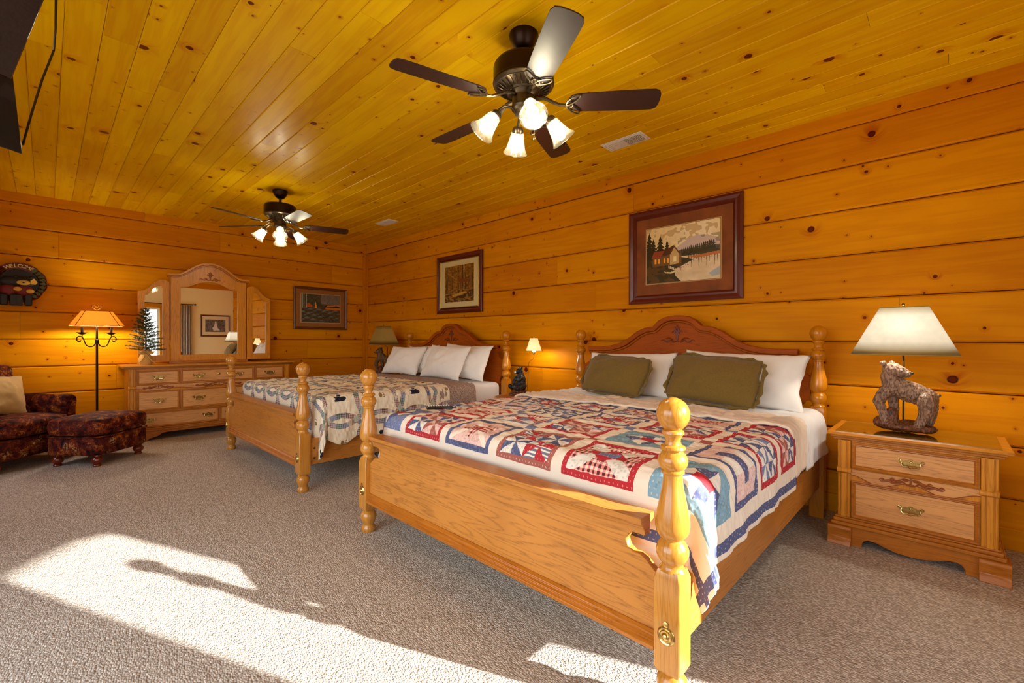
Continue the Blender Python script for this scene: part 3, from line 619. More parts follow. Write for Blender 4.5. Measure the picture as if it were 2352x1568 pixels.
# ---- cloth draped over a bed: p runs along the bed (x on top), q across it (y on top)
def smooth_noise(shape, cells, r):
    g = r.random((cells[0] + 3, cells[1] + 3)); X = np.linspace(0, cells[0], shape[0]); Y = np.linspace(0, cells[1], shape[1])
    xi = X.astype(int); yi = Y.astype(int); fx = (X - xi); fy = (Y - yi); fx = fx * fx * (3 - 2 * fx); fy = fy * fy * (3 - 2 * fy)
    a = g[np.ix_(xi, yi)]; b = g[np.ix_(xi + 1, yi)]; c = g[np.ix_(xi, yi + 1)]; d = g[np.ix_(xi + 1, yi + 1)]
    return (a * (1 - fx)[:, None] + b * fx[:, None]) * (1 - fy)[None] + (c * (1 - fx)[:, None] + d * fx[:, None]) * fy[None]
def drape(yc, p0, p1, q0, q1, step, ztop, colour=None, seed=3, half=1.055, xe=1.53, R=0.075, foot=True, lift=0.0, wrinkle=0.006, hem=None, puff=0.0, out=0.0):
    np_, nq = int((p1 - p0) / step) + 1, int((q1 - q0) / step) + 1
    p = np.linspace(p0, p1, np_); q = np.linspace(q0, q1, nq); P, Q = np.meshgrid(p, q, indexing='ij')
    r = np.random.default_rng(seed)
    xs, ys = xe + R, half - R           # where the shoulders start to round
    a = np.maximum(0, np.abs(Q - yc) - ys); b = np.maximum(0, xs - P) if foot else np.zeros_like(P)
    rho = np.hypot(a, b); ca = np.where(rho > 1e-9, a / np.maximum(rho, 1e-9), 0); cb = np.where(rho > 1e-9, b / np.maximum(rho, 1e-9), 0)
    th = np.minimum(rho / R, PI / 2); rest = np.maximum(0, rho - R * PI / 2)
    h = R * np.sin(th) + rest * 0.03; dz = R * (1 - np.cos(th)) + rest
    corner = np.clip(ca * cb * 2, 0, 1)
    fold = np.sin(np.arctan2(b, np.maximum(a, 1e-6)) * 4.0 + 0.4) * corner * np.clip(rest / 0.25, 0, 1) * 0.05
    h = h + corner * rest * 0.10 + fold
    sgn = np.sign(Q - yc)
    X = np.where(b > 0, xs - h * cb, P); X = np.where(b > 0, X, P)
    Y = yc + np.where(a > 0, sgn * (ys + h * ca), Q - yc)
    edge = np.clip(rest / 0.2, 0, 1)
    ripple = (np.sin(P * 13 + 1.3 * np.sin(P * 5) + seed) * 0.5 + np.sin(P * 29 + 2) * 0.25) * 0.010 * edge
    Y = Y + np.where((a > 0) & (b <= 0), sgn * (ripple + out * edge), 0)
    n = smooth_noise(P.shape, (34, 34), r) - 0.5; n2 = smooth_noise(P.shape, (90, 90), r) - 0.5
    crown = 0.012 * np.cos((Q - yc) / half * PI / 2) * np.clip((P - xs) * 4, 0, 1)
    Z = ztop + lift - dz + crown + (n * wrinkle * 2.2 + n2 * wrinkle) * (1 - 0.6 * np.clip(dz / 0.1, 0, 1)) + puff
    nrm = n2 * 0.006 + n * 0.008
    Y = Y + np.where(a > 0, sgn * nrm * np.clip(dz / 0.05, 0, 1), 0)
    if hem is not None: pass
    V = np.stack([X, Y, Z], 2).reshape(-1, 3)
    idx = np.arange(np_ * nq).reshape(np_, nq); F = np.stack([idx[:-1, :-1], idx[1:, :-1], idx[1:, 1:], idx[:-1, 1:]], 2).reshape(-1, 4)
    pc = (P[:-1, :-1] + P[1:, 1:]) / 2; qc = (Q[:-1, :-1] + Q[1:, 1:]) / 2
    keep = np.ones(pc.shape, bool) if hem is None else hem(pc, qc)
    C = colour(pc, qc) if colour is not None else None
    return V, F[keep.ravel()], (C[keep] if C is not None else None), (P.ravel(), Q.ravel())
def cloth_object(name, V, F, C, PQ, mat, thick=0.006, parent=None, flip=False):
    me = bpy.data.meshes.new(name); me.vertices.add(len(V)); me.vertices.foreach_set('co', V.astype(np.float32).ravel())
    me.loops.add(F.size); me.loops.foreach_set('vertex_index', F.astype(np.int32).ravel())
    me.polygons.add(len(F)); me.polygons.foreach_set('loop_start', np.arange(0, F.size, 4, dtype=np.int32))
    me.update(calc_edges=True); me.validate()
    me.polygons.foreach_set('use_smooth', np.ones(len(me.polygons), dtype=bool))
    uvl = me.uv_layers.new(name='UVMap'); vi = F.ravel(); uvl.data.foreach_set('uv', np.stack([PQ[0][vi], PQ[1][vi]], 1).astype(np.float32).ravel())
    if C is not None:
        ca = me.color_attributes.new(name='Col', type='BYTE_COLOR', domain='CORNER')
        c4 = np.concatenate([np.clip(C, 0, 1), np.ones((len(C), 1))], 1); ca.data.foreach_set('color_srgb', np.repeat(c4, 4, axis=0).astype(np.float32).ravel())
    me.materials.append(M[mat]); o = bpy.data.objects.new(name, me); COL.objects.link(o)
    if parent is not None: o.parent = parent
    if thick:
        s = o.modifiers.new('thickness', 'SOLIDIFY'); s.thickness = thick; s.offset = 1 if flip else -1
    return o
def rgb(*c): return np.array(c, float) / 255.0
CREAM, RED, DRED, NAVY, BLUE, PINK, TEAL, OFFW, RUST = rgb(240, 224, 204), rgb(180, 26, 36), rgb(136, 44, 42), rgb(72, 80, 124), rgb(106, 120, 164), rgb(234, 190, 178), rgb(116, 158, 182), rgb(236, 228, 216), rgb(164, 84, 72)
def fabric(kind, P, Q, base):
    """small printed pattern on a patch; returns colour field"""
    C = np.broadcast_to(base, P.shape + (3,)).copy()
    if kind == 1:      # gingham
        s = 0.024; a = (np.floor(P / s * 2) % 2); b = (np.floor(Q / s * 2) % 2); k = a + b
        C = np.where((k == 2)[..., None], DRED * 0.55, np.where((k == 1)[..., None], rgb(222, 130, 124), rgb(244, 214, 196)))
    elif kind == 2:    # dots
        s = 0.020; a = (P / s) % 1 - 0.5; b = (Q / s + 0.5 * (np.floor(P / s) % 2)) % 1 - 0.5; C = np.where((np.hypot(a, b) < 0.15)[..., None], OFFW * 0.5 + base * 0.5, C)
    elif kind == 3:    # stripes
        C = np.where(((np.floor(P / 0.008) % 2) == 0)[..., None], OFFW, base * 0.5 + 0.25)
    elif kind == 4:    # speckle
        h = np.sin(np.floor(P / 0.008) * 12.9 + np.floor(Q / 0.008) * 78.2) * 43758.5; h = h - np.floor(h); C = np.where((h > 0.72)[..., None], base * 0.85 + 0.13, np.where((h < 0.22)[..., None], base * 0.90, C))
    return C
def pinwheel(a, b):
    """a, b in -1..1 -> True on the dark blades"""
    ang = (np.arctan2(b, a) / (PI / 4)) % 8; return (np.floor(ang) % 2) == 0
def quilt_colour(P, Q):
    px, py, ox, oy = 0.335, 0.400, 1.828, 1.215
    P0 = P; P = np.where(P < ox, ox - (ox - P) * (0.335 / 0.385), P)
    i = np.floor((P - ox) / px).astype(int); j = np.floor((Q - oy) / py).astype(int)
    u = (P - ox) / px - i; v = (Q - oy) / py - j        # 0..1 in the cell
    C = np.broadcast_to(CREAM, P.shape + (3,)).copy()
    sx, sy = 0.028 / px, 0.028 / py
    cs = ((u < sx) | (u > 1 - sx)) & ((v < sy) | (v > 1 - sy))
    cc = np.where(((np.round(u + i) + np.round(v + j)).astype(int) % 2 == 0)[..., None], RUST, BLUE); C = np.where(cs[..., None], cc, C)
    rr = np.random.default_rng(5)
    for ii in range(-2, 5):
        for jj in range(-3, 7):
            m = (i == ii) & (j == jj)
            if not m.any():
                rr.random(6); continue
            d = rr.random(6)
            kind = {(-1, -1): 'churn', (-1, 0): 'pin', (-1, 1): 'star', (-1, 2): 'pin2', (-1, -2): 'teal', (0, -2): 'pinkbar', (1, -2): 'pin3', (2, -2): 'pin2', (-1, 3): 'bluestar', (0, -1): 'teal', (0, 0): 'pin2', (0, 1): 'churn', (1, 0): 'churn', (1, 1): 'pin3'}.get((ii, jj)) or ['pin', 'pin2', 'churn', 'star', 'teal', 'pin3', 'pinkbar'][int(d[0] * 7)]
            frame = {(-1, -1): RED, (-1, 0): RUST, (-1, 1): NAVY, (-1, 2): RED, (-1, 3): BLUE, (-1, -2): TEAL, (0, -2): NAVY, (1, -2): RED, (2, -2): RED, (0, -1): TEAL, (0, 0): RED, (0, 1): BLUE, (0, 2): RED, (1, -1): RED, (1, 0): NAVY, (1, 1): NAVY, (1, 2): BLUE}.get((ii, jj))
            if frame is None: frame = [RED, NAVY, BLUE, DRED, NAVY][int(d[1] * 5)]
            fx, fy = u[m], v[m]; p, q = P[m], Q[m]
            g = np.minimum(np.minimum(fx - sx, 1 - sx - fx) * px, np.minimum(fy - sy, 1 - sy - fy) * py)   # metres inside the block edge
            col = C[m].copy(); fr = (g > 0) & (g < 0.026); fc = fabric(2 if d[2] > 0.4 else 4, p, q, frame)
            col[fr] = fc[fr]; inn = g >= 0.026
            a = (fx - 0.5) / (0.5 - sx - 0.026 / px); b = (fy - 0.5) / (0.5 - sy - 0.026 / py)
            a2 = np.abs(a) * 2 - 1; b2 = np.abs(b) * 2 - 1; qa = (a > 0).astype(int) + 2 * (b > 0)
            if kind in ('pin', 'pin2', 'pin3'):
                dk = pinwheel(a2 * np.sign(a), b2 * np.sign(b))
                c1, c2, k1, k2 = {'pin': (RED, NAVY, 2, 4), 'pin2': (RUST, NAVY, 4, 2), 'pin3': (BLUE, NAVY, 4, 4)}[kind]
                sel = ((qa == 0) | (qa == 3)); A = fabric(k1, p, q, c1); B = fabric(k2, p, q, c2)
                L1 = fabric(3, p, q, NAVY) if kind == 'pin' else fabric(4, p, q, PINK if kind == 'pin2' else OFFW); L2 = fabric(4, p, q, OFFW)
                blk = np.where(dk[..., None], np.where(sel[..., None], A, B), np.where(sel[..., None], L1, L2))
            elif kind == 'churn':
                blk = fabric(1, p, q, PINK); da, db = np.abs(a), np.abs(b)
                x = (np.abs(da - db) < 0.30) & (np.maximum(da, db) > 0.22); blk[x] = fabric(4, p, q, OFFW)[x]
                y = (da + db < 0.60); blk[y] = RED; z = (da < 0.28) & (db < 0.28); blk[z] = fabric(2, p, q, BLUE)[z]
            elif kind == 'star':
                blk = fabric(4, p, q, PINK); r_ = np.hypot(a, b); th = np.arctan2(b, a); star = r_ < 0.35 + 0.5 * np.abs(((th / (2 * PI / 6)) % 1) - 0.5) * 1.6
                blk[star] = fabric(1, p, q, PINK)[star]; x = (np.abs(np.abs(a) - np.abs(b)) < 0.14) & ~star; blk[x] = CREAM; z = (np.abs(a) < 0.22) & (b > -0.15) & (b < 0.2); blk[z] = RED
            elif kind == 'pinkbar':
                blk = fabric(4, p, q, rgb(236, 196, 186)); x = (np.abs(b) < 0.30) & (np.abs(a) > 0.28); blk[x] = OFFW; z = (np.abs(a) < 0.26) & (np.abs(b) < 0.62); blk[z] = fabric(2, p, q, NAVY)[z]
            else:
                blk = fabric(4, p, q, TEAL if kind == 'teal' else BLUE); x = (np.abs(a) + np.abs(b) < 0.95); blk[x] = OFFW; y = pinwheel(a, b) & x; blk[y] = fabric(2, p, q, NAVY)[y]; z = (np.abs(a) < 0.2) & (np.abs(b) < 0.3); blk[z] = RED
            col[inn] = blk[inn]; C[m] = col
    side = (Q < 0.443) | (Q > 2.84); C[side] = CREAM
    foot = P < 1.521; C[foot] = CREAM
    band = ((Q > 0.335) & (Q < 0.378)) | ((Q > 2.915) & (Q < 2.957)); C[band] = fabric(2, P, Q, NAVY)[band]
    band = (P0 < 1.36) & (P0 > 1.315); C[band] = fabric(2, P, Q, NAVY)[band]
    end = P > 2.805; C[end] = NAVY * 0.7
    C = C * 0.90 + CREAM * 0.10
    return C
V, F, C, PQ = drape(YK, 1.28, 2.82, 0.315, 2.977, 0.0042, 0.736, quilt_colour, seed=3, xe=1.530, foot=True)
o = cloth_object('patchwork_quilt', V, F, C, PQ, 'quilt_print', 0.010)
tag(o, 'red, blue and cream patchwork quilt with square pinwheel blocks on the near bed', 'quilt')
# folded-back underside of the quilt, cream
V, F, C, PQ = drape(YK, 2.80, 3.14, 0.36, 2.93, 0.012, 0.752, None, seed=8, xe=1.530, foot=False, wrinkle=0.012, out=0.004)
o = cloth_object('bed_cover_fold', V, F, C, PQ, 'cream', 0.014)
tag(o, 'cream turned-back cover above the patchwork quilt below the green pillows', 'bedding')
V, F, C, PQ = drape(YK, 3.10, 3.68, 0.34, 2.93, 0.012, 0.744, None, seed=18, xe=1.530, foot=False, wrinkle=0.006)
o = cloth_object('top_sheet', V, F, C, PQ, 'sheet', 0.008)
tag(o, 'white sheet hanging over the mattress side beside the near bed headboard', 'sheet')
GG = rgb(176, 178, 160)
def plaid(seed, p, q):
    k = seed % 5; base = [rgb(206, 168, 158), rgb(150, 152, 176), rgb(196, 178, 180), rgb(220, 200, 178), rgb(150, 170, 160)][k]
    C = np.broadcast_to(base, p.shape + (3,)).copy(); s = 0.016
    l1 = ((p / s) % 1 < 0.3); l2 = ((q / s) % 1 < 0.3); C[l1] = C[l1] * 0.55 + 0.02; C[l2] = C[l2] * 0.6 + 0.30 * (k % 2); C[l1 & l2] = [rgb(40, 44, 84), rgb(20, 40, 44), rgb(90, 30, 40)][seed % 3]
    return C
def ring_colour(P, Q):
    C = np.broadcast_to(rgb(236, 222, 196), P.shape + (3,)).copy(); D = 0.37; ox, oy = 1.72, YQ - 1.05
    R0, R1 = 0.205, 0.250
    i0 = np.round((P - ox) / D); j0 = np.round((Q - oy) / D); hit = np.zeros(P.shape, int)
    for di in (-1, 0, 1):
        for dj in (-1, 0, 1):
            cx, cy = ox + (i0 + di) * D, oy + (j0 + dj) * D
            r = np.hypot(P - cx, Q - cy); a = np.arctan2(Q - cy, P - cx); m = (r > R0) & (r < R1)
            sg = np.floor(a / (2 * PI / 28)).astype(int); hs = (sg * 7 + (i0 + di).astype(int) * 3 + (j0 + dj).astype(int) * 5) % 15
            for k in range(15):
                mm = m & (hs == k)
                if mm.any(): C[mm] = plaid(k, P[mm], Q[mm])
            hit += m
    C[hit > 1] = GG
    # small bears and paws in the ring centres
    u, v = (P - ox) / D - i0, (Q - oy) / D - j0; par = ((i0 + j0).astype(int) % 2 == 0)
    bear = (np.hypot(u / 0.13, v / 0.065) < 1) | (np.hypot((u + 0.02) / 0.05, (v - 0.12) / 0.05) < 1) | ((np.abs(v - 0.05) < 0.02) & (np.abs(u + 0.10) < 0.05)) | ((np.abs(v + 0.04) < 0.02) & (np.abs(u + 0.10) < 0.05))
    C[bear & par] = rgb(26, 28, 44)
    paw = np.hypot(u / 0.05, v / 0.06) < 1
    for k in (-1, 0, 1): paw |= np.hypot((u - 0.085) / 0.018, (v - 0.05 * k) / 0.018) < 1
    C[paw & ~par] = rgb(150, 116, 76)
    return C
hemq = lambda P, Q: (np.abs(Q - YQ) < 1.395 + 0.035 * np.cos((P - 1.72) / 0.37 * 2 * PI)) & (P > 1.20 + 0.035 * np.cos((Q - YQ) / 0.37 * 2 * PI))
V, F, C, PQ = drape(YQ, 1.20, 2.86, YQ - 1.44, YQ + 1.42, 0.0039, 0.750, ring_colour, seed=5, xe=1.530, foot=True, hem=hemq, out=0.012)
o = cloth_object('ring_quilt', V, F, C, PQ, 'quilt_print', 0.010)
tag(o, 'cream quilt with interlocking plaid rings and small bears on the far bed', 'quilt')
V, F, C, PQ = drape(YQ, 2.74, 3.22, YQ - 1.38, YQ + 1.36, 0.010, 0.742, None, seed=9, xe=1.530, foot=False)
o = cloth_object('woven_blanket', V, F, C, PQ, 'blanket', 0.008)
tag(o, 'grey-brown woven blanket showing past the ring quilt on the far bed', 'blanket')
m = MB(); m.add([(1.58, 3.74, 0.235), (2.1, 3.73, 0.228), (2.1, 3.95, 0.20), (1.58, 3.95, 0.19), (1.66, 3.70, 0.19), (1.85, 3.70, 0.165), (2.0, 3.72, 0.20)], [(0, 4, 3), (4, 5, 3), (5, 2, 3), (5, 6, 2), (6, 1, 2), (0, 1, 6, 5, 4)])
o = build('dust_cloth', m, 'sheet', bed2, label='white cloth sagging below the side rail')

# ------------------------------------------------------------------ case furniture
def drawer_pull(parent, to3, w=0.085):
    """bail pull: pierced back plate, two posts and a swinging bail; to3(a, c, d): a across, c up, d outward"""
    m = MB(); k = w / 0.085
    oc = []
    half = [(0.0, 0.017), (0.007, 0.015), (0.010, 0.010), (0.017, 0.011), (0.022, 0.006), (0.029, 0.009), (0.034, 0.015), (0.041, 0.013), (0.0425, 0.006), (0.037, 0.003), (0.036, -0.004), (0.030, -0.010), (0.022, -0.012), (0.014, -0.017), (0.006, -0.017), (0.0, -0.019)]
    full = half + [(-a, c) for a, c in reversed(half[1:-1])]; n = len(full)
    m.add([to3(a * k, c * k, 0.0) for a, c in full] + [to3(a * k * 0.96, c * k * 0.96, 0.003) for a, c in full], [tuple(range(n)), tuple(range(2 * n - 1, n - 1, -1))] + [(i, (i + 1) % n, (i + 1) % n + n, i + n) for i in range(n)], True)
    h = build('handle', m, 'brass_mid', parent, sharp=0.6)
    for s in (-1, 1):
        build('handle_post', MB().tube([to3(s * 0.025 * k, 0.004 * k, 0.002), to3(s * 0.025 * k, 0.004 * k, 0.014)], 0.0038 * k, 8), 'brass', h) if False else None
    pts = [(-0.028, 0.006, 0.004), (-0.028, 0.006, 0.014), (-0.031, -0.003, 0.017), (-0.024, -0.014, 0.018), (-0.011, -0.011, 0.019), (0, -0.015, 0.020), (0.011, -0.011, 0.019), (0.024, -0.014, 0.018), (0.031, -0.003, 0.017), (0.028, 0.006, 0.014), (0.028, 0.006, 0.004)]
    return h, (m, pts, k)
def pull(parent, to3, w=0.085):
    h, (m, pts, k) = drawer_pull(parent, to3, w)
    b = MB().tube([to3(a * k, c * k, d * k) for a, c, d in pts], [0.0026 * k, 0.003 * k, 0.0024 * k, 0.003 * k, 0.0036 * k, 0.0056 * k, 0.0036 * k, 0.003 * k, 0.0024 * k, 0.003 * k, 0.0026 * k], 8)
    for q in (-1, 1): b.tube([to3(a * k, c * k, 0.004 * k) for a, c in cr([(q * 0.030, 0.004), (q * 0.036, 0.012), (q * 0.041, 0.012), (q * 0.042, 0.005), (q * 0.038, 0.003)], 3)], 0.0017 * k, 6)
    b.sphere(to3(0, 0.006 * k, 0.004 * k), 0.005 * k, 8, 6); o = build('bail', b, 'brass', parent); o.name = 'bail'
    return h
def frame_rect(a0, a1, c0, c1, w, t, to3, d0=0.0):
    """mitred moulding around a rectangle, raised to t at the outer third"""
    m = MB(); prof = [(0.0, d0), (0.0, t * 0.8), (w * 0.25, t), (w * 0.55, t * 0.7), (w * 0.75, t * 0.75), (w, d0 + t * 0.15), (w, d0)]
    n = len(prof); vs = []
    for (sa, sc, A, Cc) in ((1, 1, a0, c0), (-1, 1, a1, c0), (-1, -1, a1, c1), (1, -1, a0, c1)):
        for w_, d in prof: vs.append(to3(A + sa * w_, Cc + sc * w_, d))
    fs = []
    for k in range(4):
        k2 = (k + 1) % 4
        for i in range(n - 1): fs.append((k * n + i, k * n + i + 1, k2 * n + i + 1, k2 * n + i))
        fs.append((k * n + n - 1, k * n, k2 * n, k2 * n + n - 1))
    return m.add(vs, fs)
def drawer(parent, a0, a1, c0, c1, to3, grain, pulls, moulding='oak_edge', panel='oak_pale', pw=0.112, depth=0.012):
    def bx(m, a0, a1, c0, c1, d0, d1):
        vs = [to3(a, c, d) for a in (a0, a1) for c in (c0, c1) for d in (d0, d1)]
        return m.add(vs, [(0, 1, 3, 2), (4, 6, 7, 5), (0, 4, 5, 1), (2, 3, 7, 6), (0, 2, 6, 4), (1, 5, 7, 3)])
    d = build('drawer', bx(MB(), a0, a1, c0, c1, 0.0, depth), panel, parent, grain=grain, bevel=0.001, seg=1)
    build('drawer_moulding', frame_rect(a0, a1, c0, c1, 0.020, 0.009, lambda a, c, e: to3(a, c, e + depth)), moulding, d, grain=grain)
    for a in pulls: pull(d, lambda u, c, e, A=a: to3(A + u, (c0 + c1) / 2 + c, e + depth), pw)
    return d
def nightstand(loc, label, glass=True, rz=0.0):
    """front faces local -X; local y across"""
    t = empty('nightstand', loc, rz, label, 'nightstand')
    f3 = lambda a, c, d: (-d, a, c)                     # front plane at x=0, outward -x
    D = 0.46; W = 0.335
    body = build('body', MB().box(0.0, D, -W, W, 0.13, 0.63), 'oak_case', t, grain=2, bevel=0.003, seg=1)
    # top with stepped moulding
    m = MB(); m.box(-0.045, D + 0.01, -0.385, 0.385, 0.650, 0.668)
    build('top', m, 'oak_case', t, grain=1, bevel=0.005)
    m = MB(); m.box(-0.028, D + 0.005, -0.368, 0.368, 0.637, 0.650); m.box(-0.016, D, -0.356, 0.356, 0.622, 0.637); build('cornice', m, 'oak_edge', t, grain=1, bevel=0.003)
    if glass: build('glass_top', MB().box(-0.020, D - 0.01, -0.345, 0.345, 0.668, 0.673), 'top_glass', t, grain=1)
    # fluted corner posts in two stages with a console foot
    for s in (-1, 1):
        y0 = s * (W - 0.004)
        m = MB()
        for (z0, z1, xo) in ((0.455, 0.622, -0.026), (0.16, 0.425, -0.014)):
            for k, (w0, w1, dd) in enumerate(((0.0, 0.010, 0.0), (0.015, 0.040, 0.006), (0.045, 0.060, 0.0))):
                ya, yb = y0 - s * w0, y0 - s * w1; m.box(xo - dd, 0.0, min(ya, yb), max(ya, yb), z0, z1)
            m.box(xo + 0.004, 0.0, min(y0, y0 - s * 0.062), max(y0, y0 - s * 0.062), z0, z1)
        prof = [(0.0, 0.425), (-0.022, 0.425), (-0.034, 0.433), (-0.034, 0.447), (-0.026, 0.457), (0.0, 0.46)]
        m.prism(prof, min(y0 + s * 0.004, y0 - s * 0.066), max(y0 + s * 0.004, y0 - s * 0.066), 'XZ')
        build('corner_post', m, 'oak_case', t, grain=2, bevel=0.0025)
    drawer(t, -0.266, 0.266, 0.458, 0.612, f3, 1, [0.0])
    drawer(t, -0.266, 0.266, 0.165, 0.385, f3, 1, [0.0])
    # shaped apron strip between the drawers with applied carving
    n = 24; top = [(-0.272 + 0.544 * i / n, 0.450) for i in range(n + 1)]
    bot = [(-0.272 + 0.544 * i / n, 0.400 + 0.020 * cos(2 * PI * 2 * (i / n - 0.5)) - 0.006) for i in range(n + 1)]
    m = MB(); m.prism(top + bot[::-1], -0.008, 0.0, 'YZ'); build('carved_rail', m, 'oak_pale', t, grain=1)
    build('groove_line', MB().tube([(-0.009, a, c + 0.003) for a, c in bot], 0.0022, 6), 'carving_shadow', t, grain=1)  # dark tube drawn for a groove line, its shade in the colour
    carving(t, 0, 0.27, 0.058, lambda a, c: (-0.010, a, 0.427 + c), rmul=1.7)
    # plinth: moulded base, bracket feet and scalloped apron
    m = MB(); m.box(-0.030, D, -0.352, 0.352, 0.132, 0.152); m.box(-0.040, D, -0.362, 0.362, 0.112, 0.132); m.box(-0.022, D, -0.345, 0.345, 0.152, 0.163)
    build('base_moulding', m, 'oak_edge', t, grain=1, bevel=0.004)
    ap = [(-0.29, 0.112), (-0.29, 0.0), (-0.215, 0.0), (-0.215, 0.022), (-0.205, 0.040), (-0.185, 0.050), (-0.15, 0.048), (-0.11, 0.034), (-0.06, 0.020), (0.0, 0.016)]
    ap = ap + [(-y, z) for y, z in reversed(ap[:-1])]
    build('apron', MB().prism(ap, -0.024, 0.0, 'YZ'), 'oak_edge', t, grain=1, bevel=0.002, seg=1)
    for s in (-1, 1):
        m = MB(); pr = [(0.06, 0.0), (-0.066, 0.0), (-0.062, 0.020), (-0.048, 0.042), (-0.050, 0.075), (-0.058, 0.095), (-0.052, 0.110), (-0.030, 0.112), (0.06, 0.112)]
        m.prism([(x + 0.0, z) for x, z in pr], min(s * 0.262, s * 0.378), max(s * 0.262, s * 0.378), 'XZ'); build('bracket_foot', m, 'oak_edge', t, grain=1, bevel=0.004)
        build('bracket_foot', MB().box(D - 0.08, D, min(s * 0.25, s * 0.36), max(s * 0.25, s * 0.36), 0.0, 0.112), 'oak_edge', t, grain=1, bevel=0.004)
    return t
nightstand((3.355, 0.142, 0), 'oak two-drawer nightstand with brass pulls and glass top by the near bed')
nightstand((3.355, 6.245, 0), 'oak nightstand in the far corner behind the far bed')

# dresser: front faces -y
XC = 1.555
dr = empty('dresser', (XC, 6.87, 0), 0, 'wide oak dresser with many brass-handled drawers against the back wall', 'dresser')
d3 = lambda a, c, d: (a, -d, c)
build('body', MB().box(-0.885, 0.885, 0.0, 0.46, 0.13, 0.86), 'oak_case', dr, grain=2, bevel=0.003, seg=1)
m = MB(); m.box(-0.955, 0.955, -0.05, 0.47, 0.882, 0.902); build('top', m, 'oak_case', dr, grain=0, bevel=0.005)
m = MB(); m.box(-0.935, 0.935, -0.034, 0.465, 0.868, 0.882); m.box(-0.915, 0.915, -0.02, 0.462, 0.855, 0.868); build('cornice', m, 'oak_edge', dr, grain=0, bevel=0.003)
for s in (-1, 1):
    x0 = s * 0.89; m = MB()
    for (z0, z1, yo) in ((0.655, 0.855, -0.026), (0.16, 0.62, -0.014)):
        for (w0, w1, dd) in ((0.0, 0.010, 0.0), (0.017, 0.042, 0.007), (0.049, 0.062, 0.0)):
            a, b = x0 - s * w0, x0 - s * w1; m.box(min(a, b), max(a, b), yo - dd, 0, z0, z1)
        m.box(min(x0, x0 - s * 0.064), max(x0, x0 - s * 0.064), yo + 0.004, 0, z0, z1)
    m.prism([(0.0, 0.62), (-0.022, 0.62), (-0.036, 0.630), (-0.036, 0.644), (-0.026, 0.655), (0.0, 0.66)], min(x0 + s * 0.004, x0 - s * 0.068), max(x0 + s * 0.004, x0 - s * 0.068), 'YZ')
    build('corner_post', m, 'oak_case', dr, grain=2, bevel=0.0025)
for (a0, a1, c0, c1, pl) in ((-0.815, -0.405, 0.668, 0.838, [-0.61]), (-0.390, 0.430, 0.668, 0.838, [-0.20, 0.24]), (0.445, 0.840 - 0.025, 0.668, 0.838, [0.63]),
                             (-0.815, -0.405, 0.355, 0.592, [-0.61]), (-0.390, 0.430, 0.355, 0.592, [-0.20, 0.24]), (0.445, 0.815, 0.355, 0.592, [0.63]),
                             (-0.815, 0.012, 0.155, 0.338, [-0.70, -0.10]), (0.027, 0.815, 0.155, 0.338, [0.15, 0.70])):
    drawer(dr, a0, a1, c0, c1, d3, 0, pl, pw=0.132)
n = 60; top = [(-0.82 + 1.64 * i / n, 0.658) for i in range(n + 1)]
bot = [(-0.82 + 1.64 * i / n, 0.606 + 0.012 * cos(2 * PI * 4 * (i / n - 0.5))) for i in range(n + 1)]
build('carved_rail', MB().prism(top + bot[::-1], -0.010, 0.0, 'XZ'), 'oak_pale', dr, grain=0)
build('groove_line', MB().tube([(a, -0.011, c + 0.003) for a, c in bot], 0.0025, 6), 'carving_shadow', dr, grain=0)  # same dark line for a groove, shade kept in the colour
carving(dr, 0, 0.30, 0.055, lambda a, c: (a - 0.61, -0.012, 0.638 + c), rmul=1.7); carving(dr, 0, 0.52, 0.062, lambda a, c: (a + 0.02, -0.012, 0.638 + c), rmul=1.7); carving(dr, 0, 0.30, 0.055, lambda a, c: (a + 0.63, -0.012, 0.638 + c), rmul=1.7)
# small key plate in the middle of the top drawer
build('key_plate', MB().lathe([(0.0, 0.0), (0.016, 0.0), (0.012, 0.003), (0.005, 0.006), (0.0, 0.006)], 16, T(0.02, -0.012, 0.765) @ Matrix.Rotation(PI / 2, 4, 'X')), 'brass', dr)
m = MB(); m.box(-0.905, 0.905, -0.030, 0.46, 0.132, 0.150); m.box(-0.918, 0.918, -0.042, 0.46, 0.112, 0.132); build('base_moulding', m, 'oak_edge', dr, grain=0, bevel=0.004)
ap = [(-0.90, 0.112), (-0.90, 0.0), (-0.72, 0.0), (-0.70, 0.025), (-0.66, 0.035), (-0.62, 0.045), (-0.58, 0.075), (-0.52, 0.085), (0.0, 0.085)]
build('apron', MB().prism(ap + [(-x, z) for x, z in reversed(ap[:-1])], -0.030, 0.0, 'XZ'), 'oak_edge', dr, grain=0, bevel=0.002, seg=1)
for s in (-1, 1):
    build('bracket_foot', MB().box(min(s * 0.78, s * 0.915), max(s * 0.78, s * 0.915), -0.045, 0.05, 0.0, 0.112), 'oak_edge', dr, grain=0, bevel=0.006)
    build('bracket_foot', MB().box(min(s * 0.78, s * 0.915), max(s * 0.78, s * 0.915), 0.38, 0.46, 0.0, 0.112), 'oak_edge', dr, grain=0, bevel=0.006)
